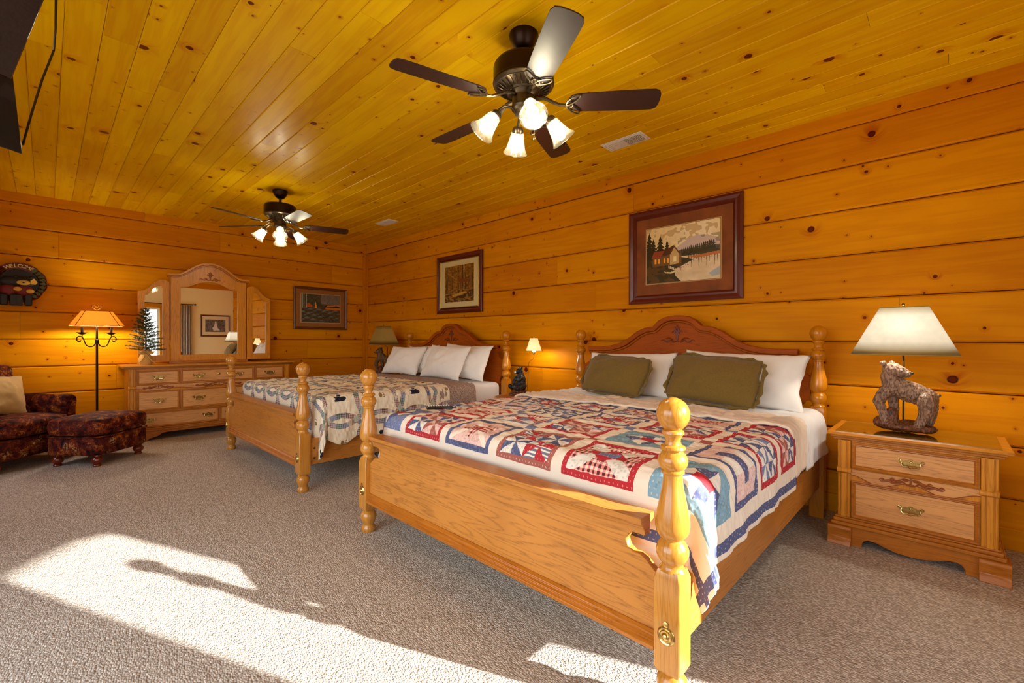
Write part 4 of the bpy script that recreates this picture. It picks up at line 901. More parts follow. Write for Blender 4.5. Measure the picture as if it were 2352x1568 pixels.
# triple mirror standing on the dresser
YM = 7.13
mi = empty('triple_mirror', (1.535, YM, 0.902), 0, 'three-panel oak dresser mirror with arched carved crown', 'mirror')
def mirror_panel(parent, outer, inner, y0, t, name):
    n = len(outer); vs = [(a, y0, c) for a, c in outer] + [(a, y0, c) for a, c in inner] + [(a, y0 + t, c) for a, c in outer] + [(a, y0 + t, c) for a, c in inner]
    fs = []
    for i in range(n):
        j = (i + 1) % n; fs += [(i, j, n + j, n + i), (2 * n + i, 3 * n + i, 3 * n + j, 2 * n + j), (i, 2 * n + i, 2 * n + j, j), (n + i, n + j, 3 * n + j, 3 * n + i)]
    f = build(name, MB().add(vs, fs), 'oak_case', parent, grain=2, bevel=0.004)
    g = MB(); g.add([(a, y0 + 0.014, c) for a, c in inner], [tuple(range(n))]); g.add([(a, y0 + 0.02, c) for a, c in inner], [tuple(range(n))]); build('mirror_glass', g, 'mirror', f)
    return f
def arch_pts(x0, x1, zs, zp, n=12, flat=0.16):
    o = []
    for i in range(n + 1):
        t = i / n; x = x0 + (x1 - x0) * t; k = abs(2 * t - 1)
        if k > 1 - flat: z = zs
        else:
            w = k / (1 - flat); z = zs + (zp - zs) * (0.5 + 0.5 * cos(PI * w ** 1.25))
        o.append((x, z))
    return o
N = 16
co = [(-0.43, 0.0)] + arch_pts(-0.43, 0.43, 1.13, 1.295, N) + [(0.43, 0.0)]
ci = [(-0.325, 0.11)] + arch_pts(-0.325, 0.325, 0.985, 1.075, N, 0.10) + [(0.325, 0.11)]
mirror_panel(mi, co, ci, 0.0, 0.03, 'centre_panel')
crown = arch_pts(-0.46, 0.46, 1.14, 1.318, 28)
def strip_x(line, d0, d1, y0, y1):
    a = offset_line(line, d0); b = offset_line(line, d1); n = len(line); vs = []
    for i in range(n):
        for (p, y) in ((a[i], y0), (b[i], y0), (b[i], y1), (a[i], y1)): vs.append((p[0], y, p[1]))
    fs = [(0, 1, 2, 3), (4 * n - 1, 4 * n - 2, 4 * n - 3, 4 * n - 4)]
    for i in range(n - 1):
        for k in range(4): fs.append((4 * i + k, 4 * i + (k + 1) % 4, 4 * i + 4 + (k + 1) % 4, 4 * i + 4 + k))
    return MB().add(vs, fs)
build('crown_moulding', strip_x(crown, 0.010, -0.018, -0.038, 0.05), 'oak_case', mi, grain=0, bevel=0.004)
build('crown_moulding', strip_x(crown, -0.018, -0.036, -0.018, 0.04), 'oak_edge', mi, grain=0, bevel=0.004)
carving(mi, 1, 0.24, 0.13, lambda a, c: (a, -0.003, 1.150 + c), 'carving_shadow')
build('base_rail', MB().box(-0.45, 0.45, -0.025, 0.045, 0.0, 0.035), 'oak_edge', mi, grain=0, bevel=0.006)
for s in (-1, 1):
    def A(x): return x * s
    outer = [(0.44, 0.03), (0.44, 1.045), (0.50, 1.068), (0.545, 1.060), (0.60, 1.02), (0.645, 0.955), (0.70, 0.915), (0.755, 0.905), (0.755, 0.03)]
    inner = [(0.515, 0.11), (0.515, 0.955), (0.535, 0.985), (0.565, 0.980), (0.60, 0.945), (0.635, 0.895), (0.665, 0.862), (0.690, 0.855), (0.690, 0.11)]
    f = mirror_panel(mi, [(A(a), c) for a, c in outer], [(A(a), c) for a, c in inner], 0.0, 0.025, 'side_panel')
    ang = -0.02 * s if s < 0 else 0.045
    f.location = (s * 0.44, 0, 0); f.data.transform(T(-s * 0.44, 0, 0)); [c.data.transform(T(-s * 0.44, 0, 0)) for c in f.children]; f.rotation_euler = (0, 0, ang)

# little round-topped table between the beds
t = empty('side_table', (3.50, 3.175, 0), 0, 'round honey oak table between the two beds', 'table')
build('tabletop', MB().lathe([(0.0, 0.595), (0.315, 0.595), (0.33, 0.602), (0.335, 0.610), (0.33, 0.618), (0.32, 0.622), (0.0, 0.622)], 40), 'oak', t, grain=0, sharp=0.9)
build('apron', MB().lathe([(0.0, 0.50), (0.27, 0.50), (0.27, 0.595), (0.0, 0.595)], 32), 'oak_edge', t, grain=0)
for k in range(4):
    a = PI / 4 + k * PI / 2; build('leg', MB().lathe([(0.014, 0.0), (0.02, 0.02), (0.016, 0.06), (0.024, 0.2), (0.028, 0.38), (0.02, 0.42), (0.03, 0.44), (0.03, 0.51)], 14, T(0.22 * cos(a), 0.22 * sin(a), 0)), 'oak', t, grain=2)

# ------------------------------------------------------------------ bears
def blob(name, parts, mat, voxel, parent, loc=(0, 0, 0), rz=0.0, label=None, smooth=3):
    """one continuous body from overlapping ellipsoids / tapered limbs, fused by a voxel remesh"""
    m = MB()
    for p in parts:
        if p[0] == 's': m.sphere(p[1], p[2], 14, 10)
        elif p[0] == 'r': m.sphere((0, 0, 0), p[2], 14, 10, T(*p[1]) @ Matrix.Rotation(p[3], 4, 'Y'))
        else:
            pts, rs = p[1], p[2]; m.tube(pts, rs, 10)
            for q, r in ((pts[0], rs[0]), (pts[-1], rs[-1])): m.sphere(q, r, 10, 8)
    o = build(name, m, mat, parent, loc=loc, rot=(0, 0, rz), label=label)
    r = o.modifiers.new('fuse', 'REMESH'); r.mode = 'VOXEL'; r.voxel_size = voxel; r.use_smooth_shade = True
    s = o.modifiers.new('smooth', 'SMOOTH'); s.factor = 0.5; s.iterations = smooth
    tx = bpy.data.textures.get('fur') or bpy.data.textures.new('fur', 'CLOUDS'); tx.noise_scale = 0.012; tx.noise_depth = 2
    d = o.modifiers.new('fur', 'DISPLACE'); d.texture = tx; d.strength = 0.012; d.mid_level = 0.5; d.texture_coords = 'LOCAL'
    return o
def bear_lamp(loc, rz, label, lit, mats, flip=1):
    """bear standing with front paws on a stump; local +x = tail, -x = front"""
    t = empty('bear_lamp', loc, rz, label, 'lamp')
    f = flip
    base = [('s', (0.0, 0, 0.028), (0.140, 0.065, 0.030)), ('s', (-0.08, 0, 0.045), (0.065, 0.060, 0.042)), ('s', (0.09, 0.0, 0.026), (0.060, 0.06, 0.026)), ('s', (-0.055, -0.01, 0.085), (0.035, 0.035, 0.055)), ('s', (0.02, 0.02, 0.05), (0.05, 0.04, 0.02))]
    er = 0.0 if lit else 0.55
    m_ = blob('rock_base', base, mats[1], 0.005, t, rz=er)
    body = [('r', (0.035, 0, 0.235), (0.105, 0.058, 0.062), 0.35), ('s', (0.10, 0, 0.200), (0.052, 0.055, 0.066)), ('r', (-0.035, 0, 0.265), (0.06, 0.055, 0.065), 0.7),
            ('t', [(-0.045, 0, 0.27), (-0.065, 0.0, 0.33), (-0.06, -0.004, 0.355)], [0.058, 0.047, 0.042]),
            ('t', [(-0.08, 0.030, 0.235), (-0.115, 0.036, 0.175), (-0.092, 0.034, 0.10), (-0.085, 0.036, 0.060)], [0.036, 0.031, 0.022, 0.024]),
            ('t', [(-0.055, -0.030, 0.225), (-0.050, -0.034, 0.165), (-0.045, -0.034, 0.11)], [0.036, 0.026, 0.023]),
            ('t', [(0.095, 0.030, 0.195), (0.100, 0.034, 0.13), (0.080, 0.034, 0.075), (0.070, 0.034, 0.050)], [0.046, 0.034, 0.026, 0.026]),
            ('t', [(0.110, -0.030, 0.190), (0.118, -0.034, 0.12), (0.105, -0.034, 0.050)], [0.044, 0.032, 0.025]), ('s', (0.150, 0, 0.225), 0.012)]
    def fy(parts):
        o = []
        for p in parts:
            if p[0] == 't': o.append(('t', [(q[0], -q[1], q[2]) for q in p[1]], p[2]))
            else: o.append((p[0], (p[1][0], -p[1][1], p[1][2])) + tuple(p[2:]))
        return o
    blob('bear', fy(body), mats[0], 0.005, t, rz=er)
    hd = f   # head turned: f=1 looks back along +x, else forward
    head = [('s', (-0.052, 0.010, 0.362), (0.050, 0.044, 0.046)), ('s', (-0.02, 0.022, 0.360), (0.034, 0.030, 0.032)), ('t', [(-0.015, 0.024, 0.356), (0.016, 0.034, 0.346)], [0.030, 0.022]), ('s', (-0.006, 0.030, 0.338), (0.030, 0.018, 0.014)), ('s', (-0.094, 0.034, 0.402), (0.017, 0.012, 0.018)), ('s', (-0.060, -0.028, 0.402), (0.017, 0.012, 0.018))] if f > 0 else \
           [('s', (-0.066, 0.006, 0.362), (0.046, 0.044, 0.044)), ('t', [(-0.085, 0.018, 0.355), (-0.118, 0.038, 0.338)], [0.029, 0.018]), ('s', (-0.05, 0.036, 0.402), (0.016, 0.012, 0.017)), ('s', (-0.064, -0.030, 0.402), (0.016, 0.012, 0.017))]
    h = blob('head', fy(head), mats[0], 0.0035, t, rz=er, smooth=2)
    nx = (0.038, 0.040, 0.350) if f > 0 else (-0.134, 0.047, 0.342)
    build('nose', MB().sphere((nx[0], -nx[1], nx[2]), (0.009, 0.008, 0.007), 10, 8), 'black', h)
    for s in (-1, 1):
        e = (0.002, 0.022 + 0.026 * s, 0.376) if f > 0 else (-0.100, 0.020 + 0.024 * s, 0.376)
        build('eye', MB().sphere((e[0], -e[1], e[2]), 0.0045, 8, 6), 'black', h)
    # brass stem from the base up to the shade
    build('stem', MB().tube([(-0.005, 0.062, 0.03), (-0.005, 0.062, 0.42), (-0.005, 0.0, 0.47), (-0.005, 0, 0.745)], 0.005, 8), 'brass_dark', t)
    m = MB(); zt, zb = 0.738, 0.458
    tx_, ty_, bx_, by_ = 0.110, 0.068, 0.240, 0.148
    vs = []
    for (hx, hy, z) in ((bx_, by_, zb), (tx_, ty_, zt)): vs += [(-hx, -hy, z), (hx, -hy, z), (hx, hy, z), (-hx, hy, z)]
    k = 0.003
    for (hx, hy, z) in ((bx_ - k, by_ - k, zb), (tx_ - k, ty_ - k, zt)): vs += [(-hx, -hy, z), (hx, -hy, z), (hx, hy, z), (-hx, hy, z)]
    fs = []
    for i in range(4):
        j = (i + 1) % 4; fs += [(i, j, 4 + j, 4 + i), (8 + j, 8 + i, 12 + i, 12 + j), (i, 8 + i, 8 + j, j), (4 + i, 4 + j, 12 + j, 12 + i)]
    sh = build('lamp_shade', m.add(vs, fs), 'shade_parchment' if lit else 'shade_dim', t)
    for (hx, hy, z) in ((bx_, by_, zb), (tx_, ty_, zt)):
        r = MB(); pts = [(-hx, -hy, z), (hx, -hy, z), (hx, hy, z), (-hx, hy, z)]
        for i in range(4): r.tube([pts[i], pts[(i + 1) % 4]], 0.0028, 6)
        build('shade_wire', r, 'shade_dim', sh)
    build('finial', MB().lathe([(0.0, 0.0), (0.006, 0.0), (0.004, 0.008), (0.009, 0.014), (0.007, 0.022), (0.0, 0.025)], 12, T(-0.005, 0, zt + 0.002)), 'brass_dark', t)
    m = MB(); m.tube([(-0.005, 0, zt - 0.002), (tx_ - 0.003, 0, zt)], 0.0015, 6); m.tube([(-0.005, 0, zt - 0.002), (-tx_ + 0.003, 0, zt)], 0.0015, 6); build('spider', m, 'brass_dark', t)
    bl = MB().sphere((-0.005, 0.0, 0.610), (0.030, 0.030, 0.036), 12, 10)
    build('bulb', bl, 'lamp_bulb' if lit else 'linen', t)
    build('bulb_socket', MB().lathe([(0.014, 0.52), (0.014, 0.575)], 12, T(-0.005, 0, 0)), 'brass_dark', t)
    return t
bear_lamp((3.56, 0.185, 0.678), -PI / 2, 'lit parchment-shaded lamp with brown carved bear on the near nightstand', True, ('bear_brown', 'rock'))
bear_lamp((3.56, 6.15, 0.678), -PI / 2 - 0.15, 'unlit tan-shaded bear lamp in the far corner beside the far bed', False, ('bear_olive', 'rock'), -1)

# seated black bear with a small gooseneck lamp
t = empty('bear_figurine_lamp', (3.52, 3.28, 0.6225), math.radians(158), 'black seated bear figurine with small lit lamp between the beds', 'lamp')
m = MB(); m.box(-0.10, 0.10, -0.085, 0.085, 0.0, 0.018); m.box(-0.088, 0.088, -0.074, 0.074, 0.018, 0.034); build('plinth', m, 'rock', t, bevel=0.004)
blob('rock_base', [('s', (0, 0, 0.045), (0.085, 0.07, 0.025)), ('s', (-0.03, -0.02, 0.055), (0.04, 0.04, 0.02))], 'rock', 0.005, t)
body = [('s', (-0.01, 0, 0.105), (0.062, 0.066, 0.058)), ('s', (-0.012, 0, 0.165), (0.050, 0.056, 0.065)), ('s', (-0.005, 0, 0.215), (0.038, 0.042, 0.045)), ('s', (0.005, 0, 0.262), (0.036, 0.038, 0.034)),
        ('t', [(0.025, 0, 0.255), (0.052, 0, 0.246)], [0.022, 0.014]), ('s', (-0.006, 0.030, 0.298), 0.012), ('s', (-0.006, -0.030, 0.298), 0.012),
        ('t', [(0.02, 0.045, 0.09), (0.075, 0.058, 0.085), (0.09, 0.06, 0.10)], [0.032, 0.026, 0.024]), ('t', [(0.02, -0.045, 0.09), (0.075, -0.058, 0.085), (0.09, -0.06, 0.10)], [0.032, 0.026, 0.024]),
        ('t', [(0.005, 0.045, 0.195), (0.045, 0.05, 0.165), (0.07, 0.03, 0.18)], [0.022, 0.018, 0.015]), ('t', [(0.005, -0.045, 0.195), (0.045, -0.05, 0.16), (0.06, -0.04, 0.13)], [0.022, 0.018, 0.015])]
b = blob('bear', body, 'bear_black', 0.0045, t)
build('muzzle', MB().sphere((0.058, 0, 0.248), (0.014, 0.014, 0.011), 10, 8), 'linen', b); build('nose', MB().sphere((0.070, 0, 0.252), 0.005, 8, 6), 'black', b)
m = MB()
for k in range(4): m.sphere((0.078 + 0.008 * cos(k * 1.57), 0.03 + 0.008 * sin(k * 1.57), 0.208), (0.009, 0.009, 0.005), 8, 6)
m.tube([(0.075, 0.03, 0.17), (0.078, 0.03, 0.208)], 0.002, 6); build('clover', m, plain('green_glaze', lin((40, 110, 50)), 0.3), t)
lx, ly = -0.165, -0.005
goose = [(-0.085, 0, 0.03), (-0.092, 0, 0.20), (-0.100, 0, 0.33), (-0.115, 0, 0.365), (-0.145, 0, 0.385), (lx, ly, 0.41), (lx, ly, 0.45)]
build('gooseneck', MB().tube(cr(goose), 0.0028, 8), 'brass_dark', t)
build('bulb_socket', MB().lathe([(0.008, 0.435), (0.014, 0.442), (0.014, 0.46), (0.010, 0.47)], 12, T(lx, ly, 0)), 'brass', t)
build('bulb', MB().sphere((lx, ly, 0.484), (0.019, 0.019, 0.024), 12, 10), 'lamp_bulb', t)
m = MB(); pr = []; n = 40; vs = []
for (r0, z) in ((0.082, 0.478), (0.040, 0.612)):
    for i in range(n):
        a = 2 * PI * i / n; r = r0 * (1 + 0.02 * (i % 2)); vs.append((lx + r * cos(a), ly + r * sin(a), z))
m.add(vs, [(i, (i + 1) % n, n + (i + 1) % n, n + i) for i in range(n)]); sh = build('lamp_shade', m, 'shade_white', t); sh.modifiers.new('s', 'SOLIDIFY').thickness = 0.0015
build('finial', MB().lathe([(0.0, 0.61), (0.004, 0.61), (0.007, 0.62), (0.004, 0.628), (0.0, 0.632)], 10, T(lx, ly, 0)), 'brass', t)

# ------------------------------------------------------------------ ceiling fans
def fan(loc, ang0, lamp0, rod, label):
    rod = 0.125
    t = empty('ceiling_fan', loc, 0, label, 'fan', 'two matching dark five-blade ceiling fans')
    build('canopy', MB().lathe([(0.0, 0.0), (0.075, 0.0), (0.076, -0.012), (0.070, -0.030), (0.058, -0.055), (0.044, -0.075), (0.030, -0.085), (0.0, -0.085)], 28), 'bronze', t)
    z = -0.155
    build('downrod', MB().lathe([(0.013, -0.08), (0.013, z + 0.005)], 14), 'bronze', t)
    build('rod_collar', MB().lathe([(0.0, z + 0.03), (0.026, z + 0.03), (0.034, z + 0.012), (0.05, z), (0.0, z)], 20), 'bronze', t)
    build('motor_housing', MB().lathe([(0.0, z + 0.003), (0.12, z + 0.002), (0.148, z - 0.006), (0.157, z - 0.018), (0.159, z - 0.026), (0.159, z - 0.098), (0.161, z - 0.102), (0.161, z - 0.108), (0.0, z - 0.108)], 48), 'bronze', t, sharp=0.45)
    pl = build('vent_plate', MB().lathe([(0.0, z - 0.106), (0.159, z - 0.108), (0.159, z - 0.114), (0.148, z - 0.124), (0.142, z - 0.124), (0.090, z - 0.150), (0.084, z - 0.158), (0.0, z - 0.160)], 48), 'fan_iron', t, sharp=0.35)
    m = MB()
    for k in range(30):
        a = 2 * PI * k / 30; q = Rz(a); m.tube([(0.097, 0, z - 0.150), (0.118, 0, z - 0.139), (0.138, 0, z - 0.129)], [0.002, 0.0045, 0.002], 5, q)
    r = build('vent_rib', m, 'fan_iron', pl); r['kind'] = 'stuff'
    build('switch_housing', MB().lathe([(0.0, z - 0.155), (0.080, z - 0.156), (0.072, z - 0.168), (0.060, z - 0.176), (0.060, z - 0.225), (0.066, z - 0.230), (0.062, z - 0.240), (0.05, z - 0.250), (0.0, z - 0.250)], 28), 'fan_iron', t, sharp=0.4); z = -rod
    build('light_fitter', MB().lathe([(0.0, z - 0.255), (0.040, z - 0.258), (0.052, z - 0.275), (0.045, z - 0.295), (0.022, z - 0.305), (0.018, z - 0.315), (0.0, z - 0.318)], 24), 'fan_iron', t)
    bz = -0.372
    for k in range(5):
        a = math.radians(ang0) + k * 2 * PI / 5; B = Rz(a)
        P = B @ T(0, 0, bz) @ Matrix.Rotation(math.radians(-12), 4, 'X')
        outl = [(0.235, -0.030), (0.250, -0.052), (0.285, -0.062), (0.40, -0.067), (0.60, -0.071), (0.665, -0.070), (0.688, -0.060), (0.698, -0.036), (0.700, 0.0), (0.698, 0.036), (0.688, 0.060), (0.665, 0.070), (0.60, 0.071), (0.40, 0.067), (0.285, 0.062), (0.250, 0.052), (0.235, 0.030)]
        bl = build('fan_blade', MB().prism(outl, 0.002, 0.008, 'XY', P), 'blade', t, grain=0, off=(3, 3))
        # blade iron: open trefoil bracket
        m = MB(); Pi = B @ T(0, 0, bz - 0.006) @ Matrix.Rotation(math.radians(-12), 4, 'X')
        m.tube([(0.065, 0, 0.050), (0.11, 0, 0.046), (0.15, 0, 0.022), (0.19, 0, 0.002), (0.22, 0, 0.0)], [0.012, 0.010, 0.009, 0.008, 0.007], 8, Pi)
        loop = lambda cx, cy, rx, ry, rot: [(cx + rx * cos(u) * cos(rot) - ry * sin(u) * sin(rot), cy + rx * cos(u) * sin(rot) + ry * sin(u) * cos(rot), 0.0) for u in [2 * PI * i / 18 for i in range(18)]]
        m.tube(loop(0.238, 0, 0.018, 0.020, 0), 0.0045, 6, Pi, True)
        m.tube(loop(0.258, 0.034, 0.046, 0.016, 0.75), 0.0045, 6, Pi, True); m.tube(loop(0.258, -0.034, 0.046, 0.016, -0.75), 0.0045, 6, Pi, True)
        build('blade_iron', m, 'fan_iron', t)
    for k in range(4):
        a = math.radians(lamp0) + k * PI / 2; B = Rz(a)
        build('light_arm', MB().tube([(0.035, 0, z - 0.280), (0.07, 0, z - 0.262), (0.105, 0, z - 0.262), (0.128, 0, z - 0.280), (0.138, 0, z - 0.305)], 0.0075, 8, B), 'fan_iron', t)
        Q = B @ T(0.138, 0, z - 0.300) @ Matrix.Rotation(math.radians(-38), 4, 'Y')
        build('lamp_holder', MB().lathe([(0.0, 0.006), (0.022, 0.004), (0.030, -0.008), (0.032, -0.026), (0.0, -0.026)][::-1], 20, Q), 'fan_iron', t)
        s = MB().lathe([(0.028, -0.016), (0.031, -0.026), (0.036, -0.05), (0.042, -0.08), (0.050, -0.108), (0.062, -0.130), (0.068, -0.138)], 28, Q, caps=False)
        sh = build('glass_shade', s, 'alabaster', t); md = sh.modifiers.new('s', 'SOLIDIFY'); md.thickness = 0.003
        build('bulb', MB().lathe([(0.0, -0.03), (0.012, -0.034), (0.014, -0.052), (0.026, -0.078), (0.030, -0.098), (0.026, -0.117), (0.014, -0.128), (0.0, -0.131)][::-1], 16, Q), 'bulb', t)
    m = MB(); m.tube([(0.05, -0.03, z - 0.25), (0.052, -0.03, z - 0.40)], 0.0012, 5); build('pull_chain', m, 'brass', t)
    build('chain_knob', MB().sphere((0.052, -0.03, z - 0.41), (0.006, 0.006, 0.011), 8, 6), 'brass', t)
    return t
fan((1.745, 1.607, ZC), 21, 235, 0.125, 'large dark ceiling fan with lit glass shades above the near bed')
fan((1.760, 5.190, ZC), -18, 251, 0.145, 'dark ceiling fan with lit glass shades farther away, near the dresser wall')
def vent(loc, label):
    v = empty('ceiling_vent', loc, 0, label, 'vent')
    W, L = 0.085, 0.182
    fr = MB(); fr.prism([(-W, -L), (W, -L), (W, L), (-W, L)], -0.004, 0.0, 'XY'); fr.prism([(-W + 0.012, -L + 0.012), (W - 0.012, -L + 0.012), (W - 0.012, L - 0.012), (-W + 0.012, L - 0.012)], -0.008, -0.004, 'XY')
    build('frame', fr, 'white_metal', v, bevel=0.0015, seg=1)
    build('backing', MB().box(-0.055, 0.055, -L + 0.03, -0.01, -0.0088, -0.0078), 'grille_dark', v)
    for k in range(11):
        y = -L + 0.036 + k * 0.0132; build('slat', MB().box(-0.055, 0.055, y - 0.002, y + 0.0015, -0.0135, -0.0085), 'white_metal', v)
    for k in range(9):
        y = 0.012 + k * 0.0175; build('slat', MB().box(-0.055, 0.055, y, y + 0.012, -0.0105, -0.008), 'white_metal', v)
    return v
vent((3.255, 1.88, ZC), 'white metal ceiling vent beside the large near fan')
vent((3.248, 5.53, ZC), 'white metal ceiling vent near the far corner')

# ------------------------------------------------------------------ pictures
def pic(w, h): return np.zeros((h, w, 3)) + 0.3
def fillpoly(img, pts, col, a=1.0):
    h, w = img.shape[:2]; Y, X = np.mgrid[0:h, 0:w]; X = (X + 0.5) / w; Y = (Y + 0.5) / h; ins = np.zeros((h, w), bool); n = len(pts)
    for i in range(n):
        x0, y0 = pts[i]; x1, y1 = pts[(i + 1) % n]
        if y0 == y1: continue
        c = ((Y > min(y0, y1)) & (Y <= max(y0, y1))) & (X < x0 + (Y - y0) * (x1 - x0) / (y1 - y0)); ins ^= c
    img[ins] = img[ins] * (1 - a) + np.array(col) * a
def fir(img, x, y, h, col):
    for k in range(6):
        t = k / 6; ww = h * 0.26 * (0.25 + t); yy = y + h * (1 - t * 0.9) - h * 0.12
        yy = y + h - t * h * 0.95; fillpoly(img, [(x, yy + 0.0), (x - ww, yy - h * 0.22), (x + ww, yy - h * 0.22)], np.array(col) * (0.8 + 0.3 * ((k * 7) % 3) / 3))
def noise_img(w, h, c, seed): return smooth_noise((h, w), c, np.random.default_rng(seed))
def lake_cabin():
    w, h = 200, 150; im = pic(w, h); Y, X = np.mgrid[0:h, 0:w]; Y = (Y + .5) / h; X = (X + .5) / w
    n = noise_img(w, h, (9, 9), 1) * 0.6 + noise_img(w, h, (24, 24), 2) * 0.4
    sky = rgb(226, 190, 120) * (1 - n[..., None]) + rgb(250, 236, 196) * n[..., None]; gl = np.exp(-((X - 0.75) ** 2 + (Y - 0.9) ** 2) * 7)[..., None]; sky = sky * (1 - gl * 0.6) + rgb(250, 244, 226) * gl * 0.6
    im[:] = sky; cl = (n > 0.55) & (Y > 0.72); im[cl] = im[cl] * 0.5 + rgb(176, 130, 70) * 0.5
    fillpoly(im, [(0.35, 0.55), (0.5, 0.66), (0.6, 0.74), (0.72, 0.78), (0.82, 0.75), (1, 0.68), (1, 0.5), (0.35, 0.5)], rgb(206, 186, 180)); m = (n < 0.45) & (Y < 0.77) & (Y > 0.5) & (X > 0.45); im[m] = im[m] * 0.75
    fillpoly(im, [(0.4, 0.5), (0.5, 0.56), (0.7, 0.55), (1, 0.57), (1, 0.45), (0.4, 0.45)], rgb(96, 90, 80))
    for k in range(20): x = 0.48 + 0.52 * ((k * 37) % 20) / 20; fir(im, x, 0.44, 0.12 + 0.13 * ((k * 13) % 7) / 7, rgb(66, 58, 30))
    wt = Y < 0.44; refl = im[::-1][(np.clip(((0.44 * 2) - Y) * 0 + 0, 0, 1) * 0).astype(int), :] if False else None
    wc = rgb(206, 180, 140) * (1 - n[..., None]) + rgb(240, 216, 180) * n[..., None]; im[wt] = wc[wt]
    for k in range(12): x = 0.6 + 0.4 * ((k * 11) % 12) / 12; fillpoly(im, [(x - 0.012, 0.44), (x + 0.012, 0.44), (x, 0.34 - 0.06 * (k % 3))], rgb(110, 92, 60), 0.8)
    fillpoly(im, [(0.86, 0.1), (1, 0.2), (1, 0.06), (0.9, 0.04)], rgb(130, 160, 190), 0.6)
    fillpoly(im, [(0, 0), (0, 0.5), (0.4, 0.46), (0.58, 0.40), (0.66, 0.36), (0.52, 0.28), (0.40, 0.22), (0.42, 0.1), (0.5, 0.0)], rgb(60, 50, 20))
    m = (n > 0.5) & (Y < 0.42) & (X < 0.5); im[m] = im[m] * 0.5 + rgb(150, 96, 40) * 0.4
    fillpoly(im, [(0.6, 0.42), (1, 0.46), (1, 0.41), (0.7, 0.38)], rgb(190, 110, 60))
    for x, hh in ((0.04, 0.5), (0.10, 0.38), (0.2, 0.42), (0.3, 0.32)): fir(im, x, 0.44, hh, rgb(50, 42, 18))
    fillpoly(im, [(0.09, 0.3), (0.09, 0.52), (0.5, 0.50), (0.5, 0.32)], rgb(120, 84, 40)); fillpoly(im, [(0.34, 0.31), (0.34, 0.5), (0.40, 0.62), (0.47, 0.5), (0.47, 0.32)], rgb(206, 170, 110))
    fillpoly(im, [(0.2, 0.47), (0.26, 0.58), (0.40, 0.66), (0.34, 0.50)], rgb(84, 40, 26)); fillpoly(im, [(0.07, 0.45), (0.11, 0.58), (0.26, 0.58), (0.21, 0.46)], rgb(150, 66, 36)); fillpoly(im, [(0.33, 0.50), (0.40, 0.655), (0.49, 0.49), (0.47, 0.49), (0.40, 0.62), (0.35, 0.50)], rgb(96, 50, 30))
    for x in (0.12, 0.17, 0.25, 0.30): fillpoly(im, [(x, 0.35), (x + 0.025, 0.35), (x + 0.025, 0.44), (x, 0.44)], rgb(250, 170, 60))
    fillpoly(im, [(0.39, 0.36), (0.43, 0.36), (0.43, 0.45), (0.39, 0.45)], rgb(240, 230, 170))
    for k in range(7): x = 0.32 + k * 0.022; y = 0.30 - k * 0.014; fillpoly(im, [(x, y), (x + 0.016, y - 0.004), (x + 0.016, y - 0.05), (x, y - 0.046)], rgb(220, 200, 160))
    fillpoly(im, [(0.24, 0.22), (0.28, 0.17), (0.36, 0.15), (0.43, 0.18), (0.42, 0.2), (0.35, 0.18), (0.28, 0.19)], rgb(236, 214, 150))
    for k in range(9): x = 0.45 + 0.03 * (k % 5); y = 0.25 + 0.03 * (k // 3); fillpoly(im, [(x, y), (x + 0.03, y + 0.006), (x + 0.025, y - 0.012)], rgb(90, 60, 30))
    return im
def woods_deer():
    w, h = 130, 160; im = pic(w, h); Y, X = np.mgrid[0:h, 0:w]; Y = (Y + .5) / h; X = (X + .5) / w
    n = noise_img(w, h, (30, 14), 3) * 0.6 + noise_img(w, h, (60, 50), 4) * 0.4
    im[:] = rgb(70, 40, 10) * (1 - n[..., None]) + rgb(190, 140, 50) * n[..., None]; im[Y > 0.85] *= 1.1
    for k in range(16):
        x = ((k * 61) % 100) / 100; ww = 0.012 + 0.02 * (k % 3); fillpoly(im, [(x, 0.25), (x + ww, 0.25), (x + ww * 0.8, 1), (x + ww * 0.3, 1)], rgb(50, 28, 8) if k % 2 else rgb(120, 84, 34))
    fillpoly(im, [(0, 0), (0, 0.3), (0.4, 0.24), (1, 0.3), (1, 0)], rgb(70, 44, 14)); m = (n > 0.55) & (Y < 0.35); im[m] = rgb(150, 110, 50)
    fillpoly(im, [(0.25, 0.2), (0.75, 0.28), (0.78, 0.23), (0.3, 0.13)], rgb(190, 146, 66)); fillpoly(im, [(0.1, 0.8), (0.4, 0.6), (0.42, 0.62), (0.12, 0.84)], rgb(160, 110, 50))
    fillpoly(im, [(0.52, 0.52), (0.8, 0.52), (0.82, 0.60), (0.56, 0.62), (0.55, 0.70), (0.50, 0.70), (0.48, 0.63)], rgb(120, 60, 24))
    for x in (0.54, 0.60, 0.74, 0.79): fillpoly(im, [(x, 0.33), (x + 0.02, 0.33), (x + 0.025, 0.54), (x, 0.54)], rgb(100, 50, 20))
    for s in (-1, 1): fillpoly(im, [(0.52, 0.70), (0.52 + s * 0.06, 0.78), (0.52 + s * 0.05, 0.82), (0.52 + s * 0.045, 0.78)], rgb(200, 160, 90))
    return im
